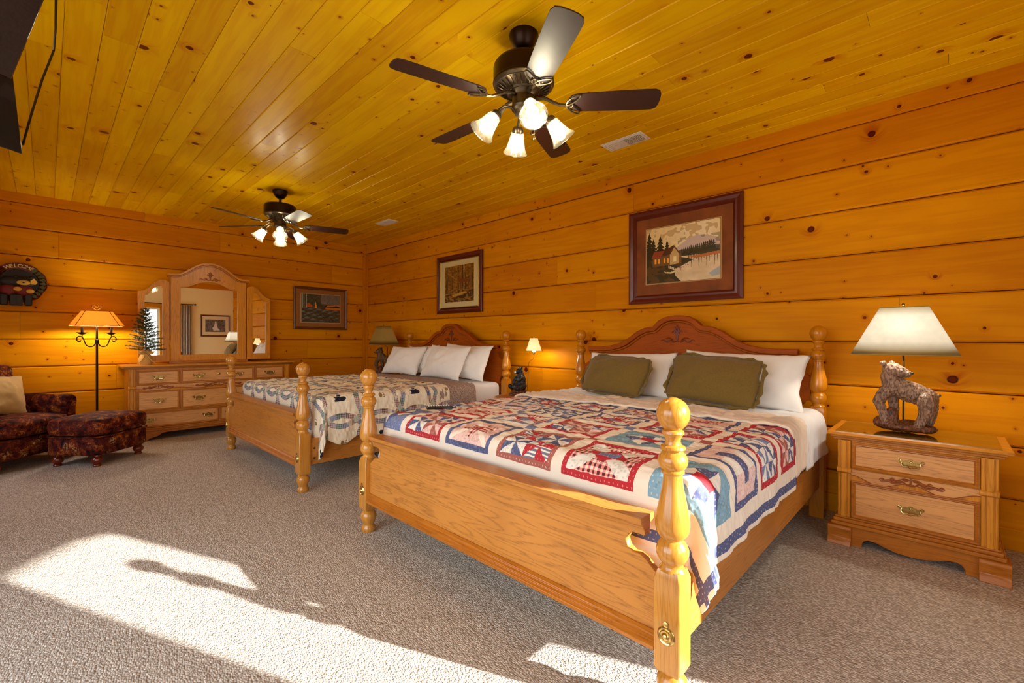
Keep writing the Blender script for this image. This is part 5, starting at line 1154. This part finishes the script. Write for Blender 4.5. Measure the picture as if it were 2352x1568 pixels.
def creek_camp():
    w, h = 150, 110; im = pic(w, h); Y, X = np.mgrid[0:h, 0:w]; Y = (Y + .5) / h; X = (X + .5) / w
    n = noise_img(w, h, (20, 26), 5) * 0.5 + noise_img(w, h, (50, 60), 6) * 0.5
    im[:] = rgb(40, 38, 26) * (1 - n[..., None]) + rgb(110, 100, 76) * n[..., None]
    s = (X > 0.5) & (Y > 0.66); im[s] = (rgb(90, 96, 110) * (1 - n[..., None]) + rgb(150, 120, 90) * n[..., None])[s]
    fillpoly(im, [(0.6, 0.48), (1, 0.46), (1, 0.66), (0.66, 0.62)], rgb(206, 120, 40)); fillpoly(im, [(0.62, 0.53), (1, 0.55), (1, 0.58), (0.9, 0.62), (0.8, 0.575), (0.66, 0.56)], rgb(60, 40, 24))
    fillpoly(im, [(0.1, 0.60), (0.18, 0.68), (0.28, 0.60), (0.26, 0.54), (0.12, 0.54)], rgb(196, 84, 30)); fillpoly(im, [(0.33, 0.5), (0.36, 0.76), (0.39, 0.5)], rgb(240, 160, 60))
    for x in (0.06, 0.12, 0.03): fillpoly(im, [(x, 0.5), (x + 0.012, 0.5), (x + 0.01, 1), (x, 1)], rgb(180, 170, 150))
    for k in range(26):
        cx = ((k * 37) % 100) / 100; cy = 0.04 + 0.42 * ((k * 53) % 29) / 29; r = 0.04 + 0.05 * ((k * 7) % 5) / 5; m = ((X - cx) / r) ** 2 + ((Y - cy) / (r * 0.8)) ** 2 < 1
        im[m] = (rgb(90, 84, 70) + (Y[m] - cy)[:, None] / r * 0.22)
    return im
def falls():
    w, h = 120, 90; im = pic(w, h); Y, X = np.mgrid[0:h, 0:w]; Y = (Y + .5) / h; X = (X + .5) / w
    n = noise_img(w, h, (16, 20), 7) * 0.5 + noise_img(w, h, (40, 44), 8) * 0.5
    im[:] = np.stack([n * 0.5 + 0.16] * 3, 2) * rgb(255, 240, 236)
    fillpoly(im, [(0.45, 0.85), (0.52, 0.85), (0.56, 0.5), (0.66, 0.3), (0.6, 0.1), (0.25, 0.12), (0.38, 0.3), (0.44, 0.55)], rgb(226, 222, 224)); return im
def picture(name, loc, axis, w, h, fw, frame_mat, matcol, img, iw, ih, label, inner=None, group=None, cat='picture'):
    """axis 'x-': hangs on the right wall and faces -x; 'y-': back wall, faces -y; 'y+': front wall"""
    t = empty(name, loc, 0, label, cat)
    if axis == 'x-': to3 = lambda a, c, d: (-d, -a, c)
    elif axis == 'y-': to3 = lambda a, c, d: (a, -d, c)
    else: to3 = lambda a, c, d: (-a, d, c)
    g = 1 if axis == 'x-' else 0
    # a runs to the viewer's right
    build('frame', frame_rect(-w / 2, w / 2, -h / 2, h / 2, fw, 0.030, to3), frame_mat, t, grain=g)
    iw2, ih2 = w / 2 - fw, h / 2 - fw
    def slab(a0, a1, c0, c1, d0, d1, m): return m.add([to3(a, c, d) for a in (a0, a1) for c in (c0, c1) for d in (d0, d1)], [(0, 1, 3, 2), (4, 6, 7, 5), (0, 4, 5, 1), (2, 3, 7, 6), (0, 2, 6, 4), (1, 5, 7, 3)])
    if inner: build('inner_frame', frame_rect(-iw2, iw2, -ih2, ih2, 0.014, 0.022, to3), inner, t, grain=g); iw2 -= 0.014; ih2 -= 0.014
    build('mat_board', slab(-iw2 - 0.003, iw2 + 0.003, -ih2 - 0.003, ih2 + 0.003, 0.001, 0.010, MB()), matcol, t)
    build('mat_edge', frame_rect(-iw / 2 - 0.010, iw / 2 + 0.010, -ih / 2 - 0.010, ih / 2 + 0.010, 0.010, 0.013, to3, 0.009), 'mat_bevel', t)
    hh, ww = img.shape[:2]; A = np.linspace(-iw / 2, iw / 2, ww + 1); Cc = np.linspace(-ih / 2, ih / 2, hh + 1); AA, CC = np.meshgrid(A, Cc)
    V = np.array([to3(a, c, 0.0115) for a, c in zip(AA.ravel(), CC.ravel())]); idx = np.arange((ww + 1) * (hh + 1)).reshape(hh + 1, ww + 1)
    F = np.stack([idx[:-1, :-1], idx[:-1, 1:], idx[1:, 1:], idx[1:, :-1]], 2).reshape(-1, 4)
    cloth_object('print', V, F, img.reshape(-1, 3), (AA.ravel(), CC.ravel()), 'painting', 0, t)
    return t
M['mat_bevel'] = plain('cream_mat_bevel', lin((216, 186, 130)), 0.7)
M['mat_brown'] = plain('mottled_brown_mat', lin((128, 66, 22)), 0.8, var=0.3, bscale=6)
M['mat_linen'] = plain('linen_mat', lin((208, 192, 140)), 0.85, var=0.05, bscale=80)
M['mat_tan'] = plain('tan_mat', lin((150, 96, 40)), 0.8, var=0.06, bscale=30)
M['mat_white'] = plain('cream_mat', lin((230, 214, 176)), 0.8)
M['gold'] = plain('gold_leaf', lin((190, 150, 50)), 0.3, 0.8, var=0.2, bscale=80)
XW = XR - 0.003
picture('framed_picture', (XW, 1.695, 1.990), 'x-', 1.02, 0.865, 0.082, 'mahogany', 'mat_brown', lake_cabin(), 0.66, 0.50, 'large lakeside cabin picture in a wide dark red frame above the near bed')
picture('framed_picture', (XW, 4.785, 1.980), 'x-', 0.965, 0.800, 0.072, 'mahogany', 'mat_linen', woods_deer(), 0.62, 0.495, 'framed brown forest deer picture with pale mat above the far bed', inner='gold')
picture('framed_picture', (3.118, YB - 0.003, 1.715), 'y-', 0.868, 0.680, 0.046, 'brown_frame', 'mat_tan', creek_camp(), 0.625, 0.450, 'landscape picture of rocks and dusk water in brown frame on back wall')
picture('framed_picture', (3.46, YF + 0.003, 1.60), 'y+', 0.74, 0.63, 0.04, 'mahogany', 'mat_white', falls(), 0.50, 0.36, 'black and white waterfall picture on the painted wall, seen in the mirror')

# ------------------------------------------------------------------ curtains on the front wall (seen in the mirror)
def curtain(x0, x1, label, waves=5):
    n = 60; vs = []; fs = []; nz = 8
    for k in range(nz + 1):
        z = 2.16 - 2.10 * k / nz
        for i in range(n + 1):
            a = i / n; vs.append((x0 + (x1 - x0) * a, YF + 0.085 + 0.028 * sin(2 * PI * waves * a + 0.4 * sin(k * 0.5)), z))
    for k in range(nz):
        for i in range(n): fs.append((k * (n + 1) + i, k * (n + 1) + i + 1, (k + 1) * (n + 1) + i + 1, (k + 1) * (n + 1) + i))
    o = build('curtain', MB().add(vs, fs, True), 'curtain'); tag(o, label, 'curtain', 'striped curtains at the front window'); o.modifiers.new('s', 'SOLIDIFY').thickness = 0.003
    uv = o.data.uv_layers['UVMap'].data
    for l in o.data.loops:
        a = (l.vertex_index % (n + 1)) / n; uv[l.index].uv = (a * 0.9, o.data.vertices[l.vertex_index].co.z)
    return o
curtain(2.56, 2.86, 'striped cream and brown curtain right of the front window')
r = empty('curtain_rod', (0, YF + 0.085, 2.185), 0, 'black iron curtain rod with ball finials over the front windows', 'curtain rod')
build('rod', MB().tube([(0.30, 0, 0), (2.93, 0, 0)], 0.011, 10), 'black_iron', r)
for x in (0.28, 2.95): build('finial', MB().sphere((x, 0, 0), (0.030, 0.024, 0.024), 14, 10), 'black_iron', r)
for x in (0.36, 1.66, 2.90): build('bracket', MB().tube([(x, 0, 0), (x, -0.06, -0.01), (x, -0.082, -0.03)], 0.006, 6), 'black_iron', r)

# ------------------------------------------------------------------ pillows
def pillow(name, loc, w, h, t, yaw, lean, roll=0.0, mat='linen', label=None, seed=1, flange=0.0, group=None, sag=0.0, cat='pillow', rc=0.0):
    """stands on its lower edge: local x = thickness, y = width, z = height; lean tips the top back (+x)"""
    n, k = 44, 34; r = np.random.default_rng(seed); U, Vv = np.meshgrid(np.linspace(-1, 1, n), np.linspace(-1, 1, k), indexing='ij')
    nz = smooth_noise(U.shape, (7, 6), r) - 0.5; nf = smooth_noise(U.shape, (18, 14), r) - 0.5
    prof = (np.clip(1 - np.abs(U) ** 2.1, 0, 1) ** 0.62) * (np.clip(1 - np.abs(Vv) ** 2.1, 0, 1) ** 0.62)
    Yc = w / 2 * U * (1 - 0.085 * (1 - Vv ** 2)); Zc = h / 2 * Vv * (1 - 0.09 * (1 - U ** 2))
    Yc = Yc * np.sqrt(1 - rc * Vv ** 2 * 0.5); Zc = Zc * np.sqrt(1 - rc * U ** 2 * 0.5)
    Zc = Zc - sag * (1 - prof) * 0 - sag * np.maximum(0, np.abs(U) - 0.4) * (Vv > 0) * 0.12
    Yc = Yc + nz * 0.02; Zc = Zc + nf * 0.006
    wr = 0.28 * nz + 0.07 * nf
    rad = np.hypot(np.abs(U) - 1, np.abs(Vv) - 1); wr = wr + 0.07 * np.sin(np.arctan2(np.abs(Vv) - 1.0, np.abs(U) - 1.0) * 22) * np.exp(-rad * 4)
    tf = t * 0.56 * prof * (1 + wr); tb = t / 2 * prof
    vs = [(-a, y, z) for a, y, z in zip(tf.ravel(), Yc.ravel(), Zc.ravel())] + [(a, y, z) for a, y, z in zip(tb.ravel(), Yc.ravel(), Zc.ravel())]
    N_ = n * k; fs = []
    idx = np.arange(N_).reshape(n, k)
    for i in range(n - 1):
        for j in range(k - 1):
            a, b, c, d = int(idx[i, j]), int(idx[i + 1, j]), int(idx[i + 1, j + 1]), int(idx[i, j + 1]); fs.append((a, b, c, d)); fs.append((a + N_, d + N_, c + N_, b + N_))
    m = MB().add(vs, fs, True)
    me_o = build(name, m, mat, None, grain=1, sharp=3.2)
    bm = bmesh.new(); bm.from_mesh(me_o.data); bmesh.ops.remove_doubles(bm, verts=bm.verts, dist=1e-5); bm.to_mesh(me_o.data); bm.free()
    if flange:
        q = 160; vs = []; fs = []
        for ring in (0, 1, 2):
            for i in range(q):
                a = 2 * PI * i / q; cu, su = cos(a), sin(a); e = 0.28 + 0.5 * rc
                u = math.copysign(abs(cu) ** e, cu); v = math.copysign(abs(su) ** e, su)
                y = w / 2 * u * (1 - 0.085 * (1 - v * v)); z = h / 2 * v * (1 - 0.09 * (1 - u * u)); out = (-0.02, 0.5, 1.0)[ring] * flange * (1 + 0.28 * sin(i * 2 * PI / q * 20) * (ring == 2))
                L = math.hypot(y, z); y += y / L * out; z = z + z / L * out
                vs.append((0.010 * (sin(a * 5 + seed) + sin(a * 9)) * ring * 0.5, y, z))
        for ring in (0, 1): fs += [(ring * q + i, ring * q + (i + 1) % q, (ring + 1) * q + (i + 1) % q, (ring + 1) * q + i) for i in range(q)]
        f = build('flange', MB().add(vs, fs, True), mat, me_o, sharp=3.2); s_ = f.modifiers.new('s', 'SOLIDIFY'); s_.thickness = 0.006
    me_o.matrix_world = T(*loc) @ Rz(yaw) @ Matrix.Rotation(lean, 4, 'Y') @ Matrix.Rotation(roll, 4, 'X') @ T(0, 0, h / 2)
    tag(me_o, label, cat, group)
    return me_o
# near bed
pillow('pillow', (3.42, 1.10, 0.748), 0.86, 0.42, 0.19, 0.0, 0.42, 0.03, 'linen', 'white pillow showing right of the large green sham on the near bed', 3)
pillow('pillow', (3.42, 1.99, 0.748), 0.84, 0.40, 0.18, 0.0, 0.45, -0.02, 'linen', 'white pillow mostly hidden behind the left green sham on near bed', 4)
pillow('pillow_sham', (3.22, 2.02, 0.765), 0.66, 0.37, 0.17, -0.10, 0.52, 0.03, 'olive', 'olive green quilted sham at left on the near bed', 5, flange=0.018, rc=0.45)
pillow('pillow_sham', (3.17, 1.20, 0.775), 0.66, 0.38, 0.17, 0.02, 0.50, 0.07, 'olive', 'olive green quilted sham leaning in front, at right on the near bed', 6, flange=0.024, rc=0.45)
# far bed
pillow('pillow', (3.43, 4.20, 0.748), 0.84, 0.44, 0.19, 0.04, 0.36, 0.03, 'linen', 'white pillow at the back in the right-hand pair on the far bed', 7)
pillow('pillow', (3.24, 4.36, 0.752), 0.78, 0.44, 0.19, 0.0, 0.46, 0.02, 'linen', 'white pillow in front in the right-hand pair on the far bed', 8)
pillow('pillow', (3.45, 5.16, 0.748), 0.76, 0.42, 0.19, -0.05, 0.40, -0.04, 'linen', 'cream-shadowed pillow at the back in the left-hand pair on the far bed', 9)
pillow('pillow', (3.27, 5.28, 0.752), 0.74, 0.42, 0.19, 0.10, 0.50, 0.0, 'linen', 'white pillow in front in the left-hand pair on the far bed', 10)
# remote control lying on the quilt
t = empty('remote_control', (1.79, 2.39, 0.764), -0.57, 'dark blue-black remote control lying on the patchwork quilt', 'remote')
build('body', soft_box(-0.085, 0.085, -0.024, 0.024, 0.0, 0.022, 0.009, 3), 'black', t, sharp=2)
m = MB()
for i in range(9):
    for j in range(3): m.sphere((-0.068 + i * 0.016, -0.013 + j * 0.013, 0.0222), (0.005, 0.004, 0.0022), 6, 4)
b = build('buttons', m, 'white_metal', t); b['kind'] = 'stuff'

# ------------------------------------------------------------------ armchair and ottoman
def superellipse(hx, hy, e=4.0, n=48, bulge=0.0):
    o = []
    for i in range(n):
        a = 2 * PI * i / n; c, s = cos(a), sin(a); o.append((hx * math.copysign(abs(c) ** (2 / e), c), hy * math.copysign(abs(s) ** (2 / e), s)))
    return o
def cushion_mb(hx, hy, z0, z1, r=0.04, e=4.0, crown=0.02):
    m = MB(); oc = superellipse(hx, hy, e); n = len(oc); vs = []; fs = []
    lv = [(0.86, z0), (0.97, z0 + r * 0.3), (1.0, z0 + r), (1.0, z1 - r), (0.97, z1 - r * 0.3), (0.88, z1), (0.6, z1 + crown * 0.7), (0.25, z1 + crown)]
    for s, z in lv: vs += [(x * s, y * s, z) for x, y in oc]
    fs.append(tuple(range(n - 1, -1, -1))); fs.append(tuple((len(lv) - 1) * n + i for i in range(n)))
    for k in range(len(lv) - 1): fs += [(k * n + i, k * n + (i + 1) % n, (k + 1) * n + (i + 1) % n, (k + 1) * n + i) for i in range(n)]
    return m.add(vs, fs, True)
BUN = [(0.0, 0.0), (0.030, 0.0), (0.034, 0.008), (0.031, 0.018), (0.024, 0.024), (0.034, 0.030), (0.044, 0.045), (0.047, 0.060), (0.042, 0.078), (0.030, 0.090), (0.028, 0.094), (0.034, 0.100), (0.032, 0.112), (0.0, 0.112)]
ang = math.radians(43.7)
ot = empty('ottoman', (0.375, 6.135, 0), ang, 'dark hunting-tapestry ottoman on turned bun feet', 'ottoman')
build('base', cushion_mb(0.315, 0.275, 0.108, 0.285, 0.02, 5.0, 0.0), 'tapestry', ot, sharp=2)
build('cushion', cushion_mb(0.325, 0.285, 0.290, 0.450, 0.055, 4.5, 0.025), 'tapestry', ot, sharp=2)
build('welt', MB().tube([(x * 1.003, y * 1.003, 0.288) for x, y in superellipse(0.322, 0.282, 4.8)], 0.006, 6, None, True), 'tapestry', ot)
for sx in (-1, 1):
    for sy in (-1, 1): build('bun_foot', MB().lathe(BUN, 20, T(sx * 0.235, sy * 0.19, 0)), 'dark_turned', ot, grain=2)
# armchair faces +x -y (its local -y is the front)
ac = empty('armchair', (-0.27, 6.53, 0), ang, 'dark hunting-tapestry armchair with rolled arms at the left edge', 'armchair')
build('seat_base', cushion_mb(0.42, 0.36, 0.108, 0.290, 0.02, 6.0, 0.0), 'tapestry', ac, sharp=2)
build('seat_cushion', cushion_mb(0.335, 0.37, 0.295, 0.455, 0.055, 4.5, 0.02), 'tapestry', ac, sharp=2)
for s in (-1, 1):
    m = MB(); arm = []
    prof = [(0.0, 0.29), (-0.05, 0.29), (-0.06, 0.50), (-0.085, 0.545), (-0.08, 0.60), (-0.045, 0.635), (0.01, 0.64), (0.055, 0.61), (0.065, 0.56), (0.05, 0.50), (0.05, 0.29)]
    m.prism([(s * 0.375 + x * 1.0, z) for x, z in prof], -0.27, 0.34, 'XZ')
    build('arm', m, 'tapestry', ac, bevel=0.02, seg=3)
m = MB(); m.prism([(0.25, 0.28), (0.44, 0.28), (0.52, 0.86), (0.50, 0.93), (0.44, 0.95), (0.37, 0.91), (0.33, 0.6)], -0.40, 0.40, 'YZ'); build('backrest', m, 'tapestry', ac, bevel=0.03, seg=3)
for sx in (-1, 1):
    for sy in (-1, 1): build('bun_foot', MB().lathe(BUN, 20, T(sx * 0.33, sy * 0.27, 0)), 'dark_turned', ac, grain=2)
pillow('throw_pillow', (-0.31, 6.56, 0.465), 0.50, 0.42, 0.16, ang - PI / 2 + PI, -0.30 + 0.6, 0.12, 'gold_fabric', 'tan throw pillow on the tapestry armchair', 12, cat='pillow')

# ------------------------------------------------------------------ floor lamp
fl = empty('floor_lamp', (0.405, 7.02, 0), 0, 'black iron floor lamp with amber shade beside the dresser', 'lamp')
build('base', MB().lathe([(0.0, 0.0), (0.14, 0.0), (0.142, 0.008), (0.12, 0.018), (0.05, 0.03), (0.02, 0.05), (0.0, 0.05)], 28), 'black_iron', fl)
build('pole', MB().lathe([(0.011, 0.04), (0.011, 1.16), (0.018, 1.165), (0.018, 1.205), (0.011, 1.21), (0.009, 1.36)], 14), 'black_iron', fl)
build('harp', MB().tube([(0, 0, 1.35), (0, 0, 1.555)], 0.003, 6), 'brass', fl)
for k in range(2):
    a = k * PI + 0.12; B = Rz(a)
    m = MB(); pts = [(0.012, 0, 1.165), (0.03, 0, 1.135), (0.06, 0, 1.125), (0.09, 0, 1.145), (0.105, 0, 1.185), (0.118, 0, 1.225), (0.145, 0, 1.245), (0.168, 0, 1.225), (0.165, 0, 1.195), (0.145, 0, 1.185), (0.132, 0, 1.200)]
    m.tube(cr(pts), 0.006, 6, B); m.tube([(0.125, 0, 1.23), (0.125, 0, 1.285)], 0.005, 6, B); build('candle_arm', m, 'black_iron', fl)
    build('drip_dish', MB().lathe([(0.0, 1.262), (0.02, 1.265), (0.050, 1.285), (0.052, 1.288), (0.02, 1.280), (0.012, 1.282), (0.012, 1.345), (0.0, 1.345)], 18, B @ T(0.125, 0, 0)), 'black_iron', fl)
    build('bulb', MB().sphere((0.085, 0, 1.415), (0.024, 0.024, 0.034), 12, 10, B), 'lamp_bulb', fl)
m = MB(); hb, ht, zb, zt = (0.235, 0.15), (0.130, 0.085), 1.362, 1.532; c = 0.05
def oct_(hx, hy, z, c): return [(-hx + c, -hy, z), (hx - c, -hy, z), (hx, -hy + c, z), (hx, hy - c, z), (hx - c, hy, z), (-hx + c, hy, z), (-hx, hy - c, z), (-hx, -hy + c, z)]
vs = oct_(*hb, zb, 0.05) + oct_(*ht, zt, 0.03); m.add(vs, [(i, (i + 1) % 8, 8 + (i + 1) % 8, 8 + i) for i in range(8)])
sh = build('lamp_shade', m, 'shade_amber', fl); sh.modifiers.new('s', 'SOLIDIFY').thickness = 0.002
for i in (0, 1, 4, 5): build('shade_trim', MB().tube([vs[i], vs[8 + i]], 0.003, 6), 'dark_turned', sh)
for ring in (vs[:8], vs[8:]): build('shade_wire', MB().tube(ring, 0.0028, 6, None, True), 'dark_turned', sh)
build('spider', MB().tube([(-0.128, 0, zt), (0.128, 0, zt)], 0.002, 6), 'brass', fl)
m = MB()
for s in (-1, 1): m.tube([(0, 0, 1.545), (s * 0.018, 0, 1.555), (s * 0.038, 0, 1.575), (s * 0.036, 0, 1.592), (s * 0.018, 0, 1.596), (s * 0.004, 0, 1.582), (s * 0.012, 0, 1.574)], 0.003, 6)
build('finial', m, 'brass', fl)

# ------------------------------------------------------------------ little fir in burlap on the dresser
t = empty('potted_fir', (0.836, 6.975, 0.902), 0, 'small artificial fir tree in burlap wrap on the dresser', 'plant')
build('burlap_pot', MB().lathe([(0.0, 0.0), (0.060, 0.0), (0.070, 0.02), (0.070, 0.07), (0.055, 0.115), (0.035, 0.130), (0.045, 0.145), (0.062, 0.172), (0.055, 0.172), (0.03, 0.14), (0.0, 0.13)], 18), 'burlap', t)
m = MB()
for s in (-1, 1):
    m.tube([(0, -0.045, 0.13), (s * 0.05, -0.055, 0.155), (s * 0.085, -0.05, 0.165), (s * 0.05, -0.06, 0.135), (0, -0.05, 0.13)], [0.006, 0.014, 0.006, 0.012, 0.006], 6); m.tube([(0, -0.05, 0.13), (s * 0.05, -0.07, 0.05), (s * 0.085, -0.075, 0.02)], [0.006, 0.008, 0.006], 6)
build('bow', m, 'burlap', t)
build('trunk', MB().tube([(0, 0, 0.12), (0.004, 0, 0.45), (0, 0, 0.70)], [0.010, 0.007, 0.003], 8), 'bark', t)
r = random.Random(4); nb = 54
for k in range(nb):
    f = k / nb; z = 0.17 + 0.50 * f; L = 0.165 * (1 - f) ** 0.7 + 0.03; a = k * 2.4; up_ = 0.10 + 0.55 * f
    d = Vector((cos(a), sin(a), up_)).normalized(); p0 = Vector((0, 0, z)); m = MB(); m.tube([p0, p0 + d * L * 0.6 + Vector((0, 0, -0.006)), p0 + d * L], [0.0028, 0.002, 0.001], 4)
    side = d.cross(Vector((0, 0, 1))).normalized()
    twigs = [(p0 + d * L * 0.0, d, L)] + [(p0 + d * L * q, (d + side * s * 0.8).normalized(), L * 0.45) for q in (0.35, 0.6) for s in (-1, 1)]
    vs = []; fs = []
    for (q0, dd, l) in twigs:
        sd = dd.cross(Vector((0, 0, 1))).normalized(); u2 = sd.cross(dd); nn = max(6, int(l / 0.0045))
        for i in range(nn):
            c0 = q0 + dd * (l * (0.15 + 0.85 * i / nn)); an = r.uniform(0, 2 * PI); nd = (sd * cos(an) + u2 * sin(an) + dd * 0.9).normalized() * 0.024
            w = dd.cross(nd).normalized() * 0.0030; b0 = len(vs); vs += [c0 - w, c0 + w, c0 + nd]; fs.append((b0, b0 + 1, b0 + 2))
    m.add(vs, fs); o = build('branch', m, 'needles', t)

# ------------------------------------------------------------------ welcome wreath
t = empty('welcome_wreath', (-0.205, YB - 0.035, 1.83), 0, 'round twig wreath with bear cubs and WELCOME sign, left on back wall', 'wreath')
r = random.Random(2)
for k in range(9):
    m = MB(); ph = r.uniform(0, 6); rr_ = 0.185 + r.uniform(-0.022, 0.022); am = r.uniform(0.006, 0.014); n = 40
    m.tube([((rr_ + am * sin(i * 2 * PI / n * 5 + ph)) * cos(i * 2 * PI / n), 0.012 * cos(i * 2 * PI / n * 4 + ph), (rr_ + am * sin(i * 2 * PI / n * 5 + ph)) * sin(i * 2 * PI / n)) for i in range(n)], 0.006, 5, None, True)
    build('vine', m, 'mahogany', t)
arc = lambda r0, a: (r0 * cos(a), r0 * sin(a))
o_ = [arc(0.215, math.radians(128 - 80 * i / 14)) for i in range(15)] + [arc(0.145, math.radians(48 + 80 * i / 14)) for i in range(15)]
sg = build('sign_board', MB().prism(o_, -0.032, -0.022, 'XZ'), 'mahogany', t)
for i, ch in enumerate('WELCOME'):
    cu = bpy.data.curves.new('letter', 'FONT'); cu.body = ch; cu.size = 0.052; cu.extrude = 0.0015; cu.align_x = 'CENTER'; cu.align_y = 'CENTER'; cu.offset = 0.0008
    tmp = bpy.data.objects.new('tmp', cu); COL.objects.link(tmp); bpy.context.view_layer.update()
    me = bpy.data.meshes.new_from_object(tmp.evaluated_get(bpy.context.evaluated_depsgraph_get())); bpy.data.objects.remove(tmp)
    a = math.radians(118 - 10.0 * i); x, z = arc(0.180, a); me.materials.clear(); me.materials.append(M['mat_bevel'])
    o = bpy.data.objects.new('letter', me); COL.objects.link(o); o.parent = sg
    o.matrix_local = T(x, -0.034, z) @ Matrix.Rotation(-(a - PI / 2), 4, 'Y') @ Matrix.Rotation(PI / 2, 4, 'X')
M['cub_black'] = plain('painted_black_cub', lin((22, 14, 12)), 0.6, var=0.3, bscale=30); M['cub_face'] = plain('painted_yellow', lin((206, 160, 50)), 0.6, var=0.1); M['red_shirt'] = plain('painted_red', lin((110, 16, 14)), 0.6, var=0.2)
build('dark_backing', MB().lathe([(0.0, 0.0), (0.16, 0.0), (0.15, 0.012), (0.0, 0.015)], 28, T(0, -0.01, 0) @ Matrix.Rotation(PI / 2, 4, 'X')), 'cub_black', t)  # dark disc filling the wreath centre behind the cubs
for (cx, cz, s) in ((-0.075, 0.005, 1.05), (0.035, 0.005, 1.15)):
    m = MB(); m.sphere((cx, -0.05, cz), (0.075 * s, 0.035, 0.055 * s), 14, 10)
    for q in (-1, 1): m.sphere((cx + q * 0.05 * s, -0.05, cz + 0.045 * s), (0.020, 0.014, 0.020), 10, 8)
    build('cub_head', m, 'cub_black', t)
    m = MB(); m.sphere((cx, -0.05, cz - 0.09), (0.070, 0.035, 0.065), 14, 10); build('cub_body', m, 'red_shirt', t)
    m = MB()
    for q in (-1, 1): m.box(cx + q * 0.035 - 0.030, cx + q * 0.035 + 0.030, -0.075, -0.03, -0.255, -0.13)
    build('cub_trousers', m, 'cub_black', t, bevel=0.012, seg=2)
f = build('cub_muzzle', MB().sphere((0.035, -0.085, -0.004), (0.055, 0.012, 0.027), 16, 8), 'cub_face', t); build('nose', MB().sphere((0.035, -0.098, -0.004), (0.010, 0.006, 0.007), 8, 6), 'black', f)
build('bow', MB().prism([(0.085, 0.02), (0.115, 0.045), (0.14, 0.005), (0.125, -0.02), (0.09, -0.018)], -0.095, -0.085, 'XZ'), 'cub_face', t)
for (x, z) in ((-0.01, -0.075), (0.085, -0.095)): build('paw', MB().sphere((x, -0.088, z), (0.032, 0.014, 0.024), 12, 8), 'cub_face', t)
for k in range(9):
    a = -0.9 + k * 0.22; build('leaf', MB().prism([(0.15 * cos(a), 0.15 * sin(a)), (0.19 * cos(a + 0.1), 0.19 * sin(a + 0.1)), (0.21 * cos(a), 0.21 * sin(a)), (0.19 * cos(a - 0.1), 0.19 * sin(a - 0.1))], -0.045, -0.038, 'XZ'), 'needles', t)

# ------------------------------------------------------------------ television hung from the ceiling, seen nearly edge-on
tv = empty('television', (0, 0, 0), 0, 'black flat television hanging from the ceiling at the upper left', 'television')
def slab_quad(name, P, thick, mat, parent, bev=0.004):
    P = [Vector(p) for p in P]; nn = (P[1] - P[0]).cross(P[3] - P[0]).normalized() * thick
    m = MB().add(P + [p + nn for p in P], [(0, 1, 2, 3), (7, 6, 5, 4), (0, 4, 5, 1), (1, 5, 6, 2), (2, 6, 7, 3), (3, 7, 4, 0)])
    return build(name, m, mat, parent, bevel=bev, seg=2)
A = Vector((-0.086, 2.90, 2.026)); B = Vector((-0.108, 2.74, 2.30)); D = Vector((-0.70, 2.42, 2.02))
slab_quad('panel', [A, B, B + (D - A), D], 0.03, 'black', tv)
nrm = (B - A).cross(D - A).normalized()
o_ = nrm * -0.004; e1 = (B - A); e2 = (D - A)
slab_quad('screen', [A + e1 * 0.05 + e2 * 0.02 + o_, A + e1 * 0.93 + e2 * 0.02 + o_, A + e1 * 0.93 + e2 * 0.98 + o_, A + e1 * 0.05 + e2 * 0.98 + o_], 0.003, 'screen', tv, 0.0)
C1, C2 = Vector((-0.112, 2.74, 2.30)), Vector((-0.000, 2.36, 2.55))
C3 = C1 + (C2 - C1) * 2.07
slab_quad('mounting_board', [C1, C3, C3 + Vector((-0.24, -0.19, 0.0)), C1 + Vector((-0.24, -0.19, 0.0))], 0.05, 'tv_gloss', tv, 0.006)
slab_quad('glint_strip', [C1 + Vector((-0.045, -0.038, -0.012)), C2 + Vector((-0.045, -0.038, -0.012)), C2 + Vector((-0.065, -0.054, -0.012)), C1 + Vector((-0.065, -0.054, -0.012))], 0.004, 'brass_dark', tv, 0.0)  # brass sliver standing in for a light strip with a gold reflection
build('hinge_arm', MB().tube([tuple(C1 + Vector((-0.12, -0.10, 0.02))), tuple(B + (D - A) * 0.4 - e1 * 0.15 - nrm * -0.02)], 0.02, 10), 'black_iron', tv)
build('power_cord', MB().tube([(-0.070, 2.90, 2.061), (-0.045, 2.90, 2.20), (-0.012, 2.90, 2.365), (0.026, 2.90, 2.517), (0.030, 2.72, 2.535), (0.029, 2.45, 2.56), (0.02, 2.2, 2.66), (-0.05, 2.1, ZC)], 0.0045, 6), 'black', tv)
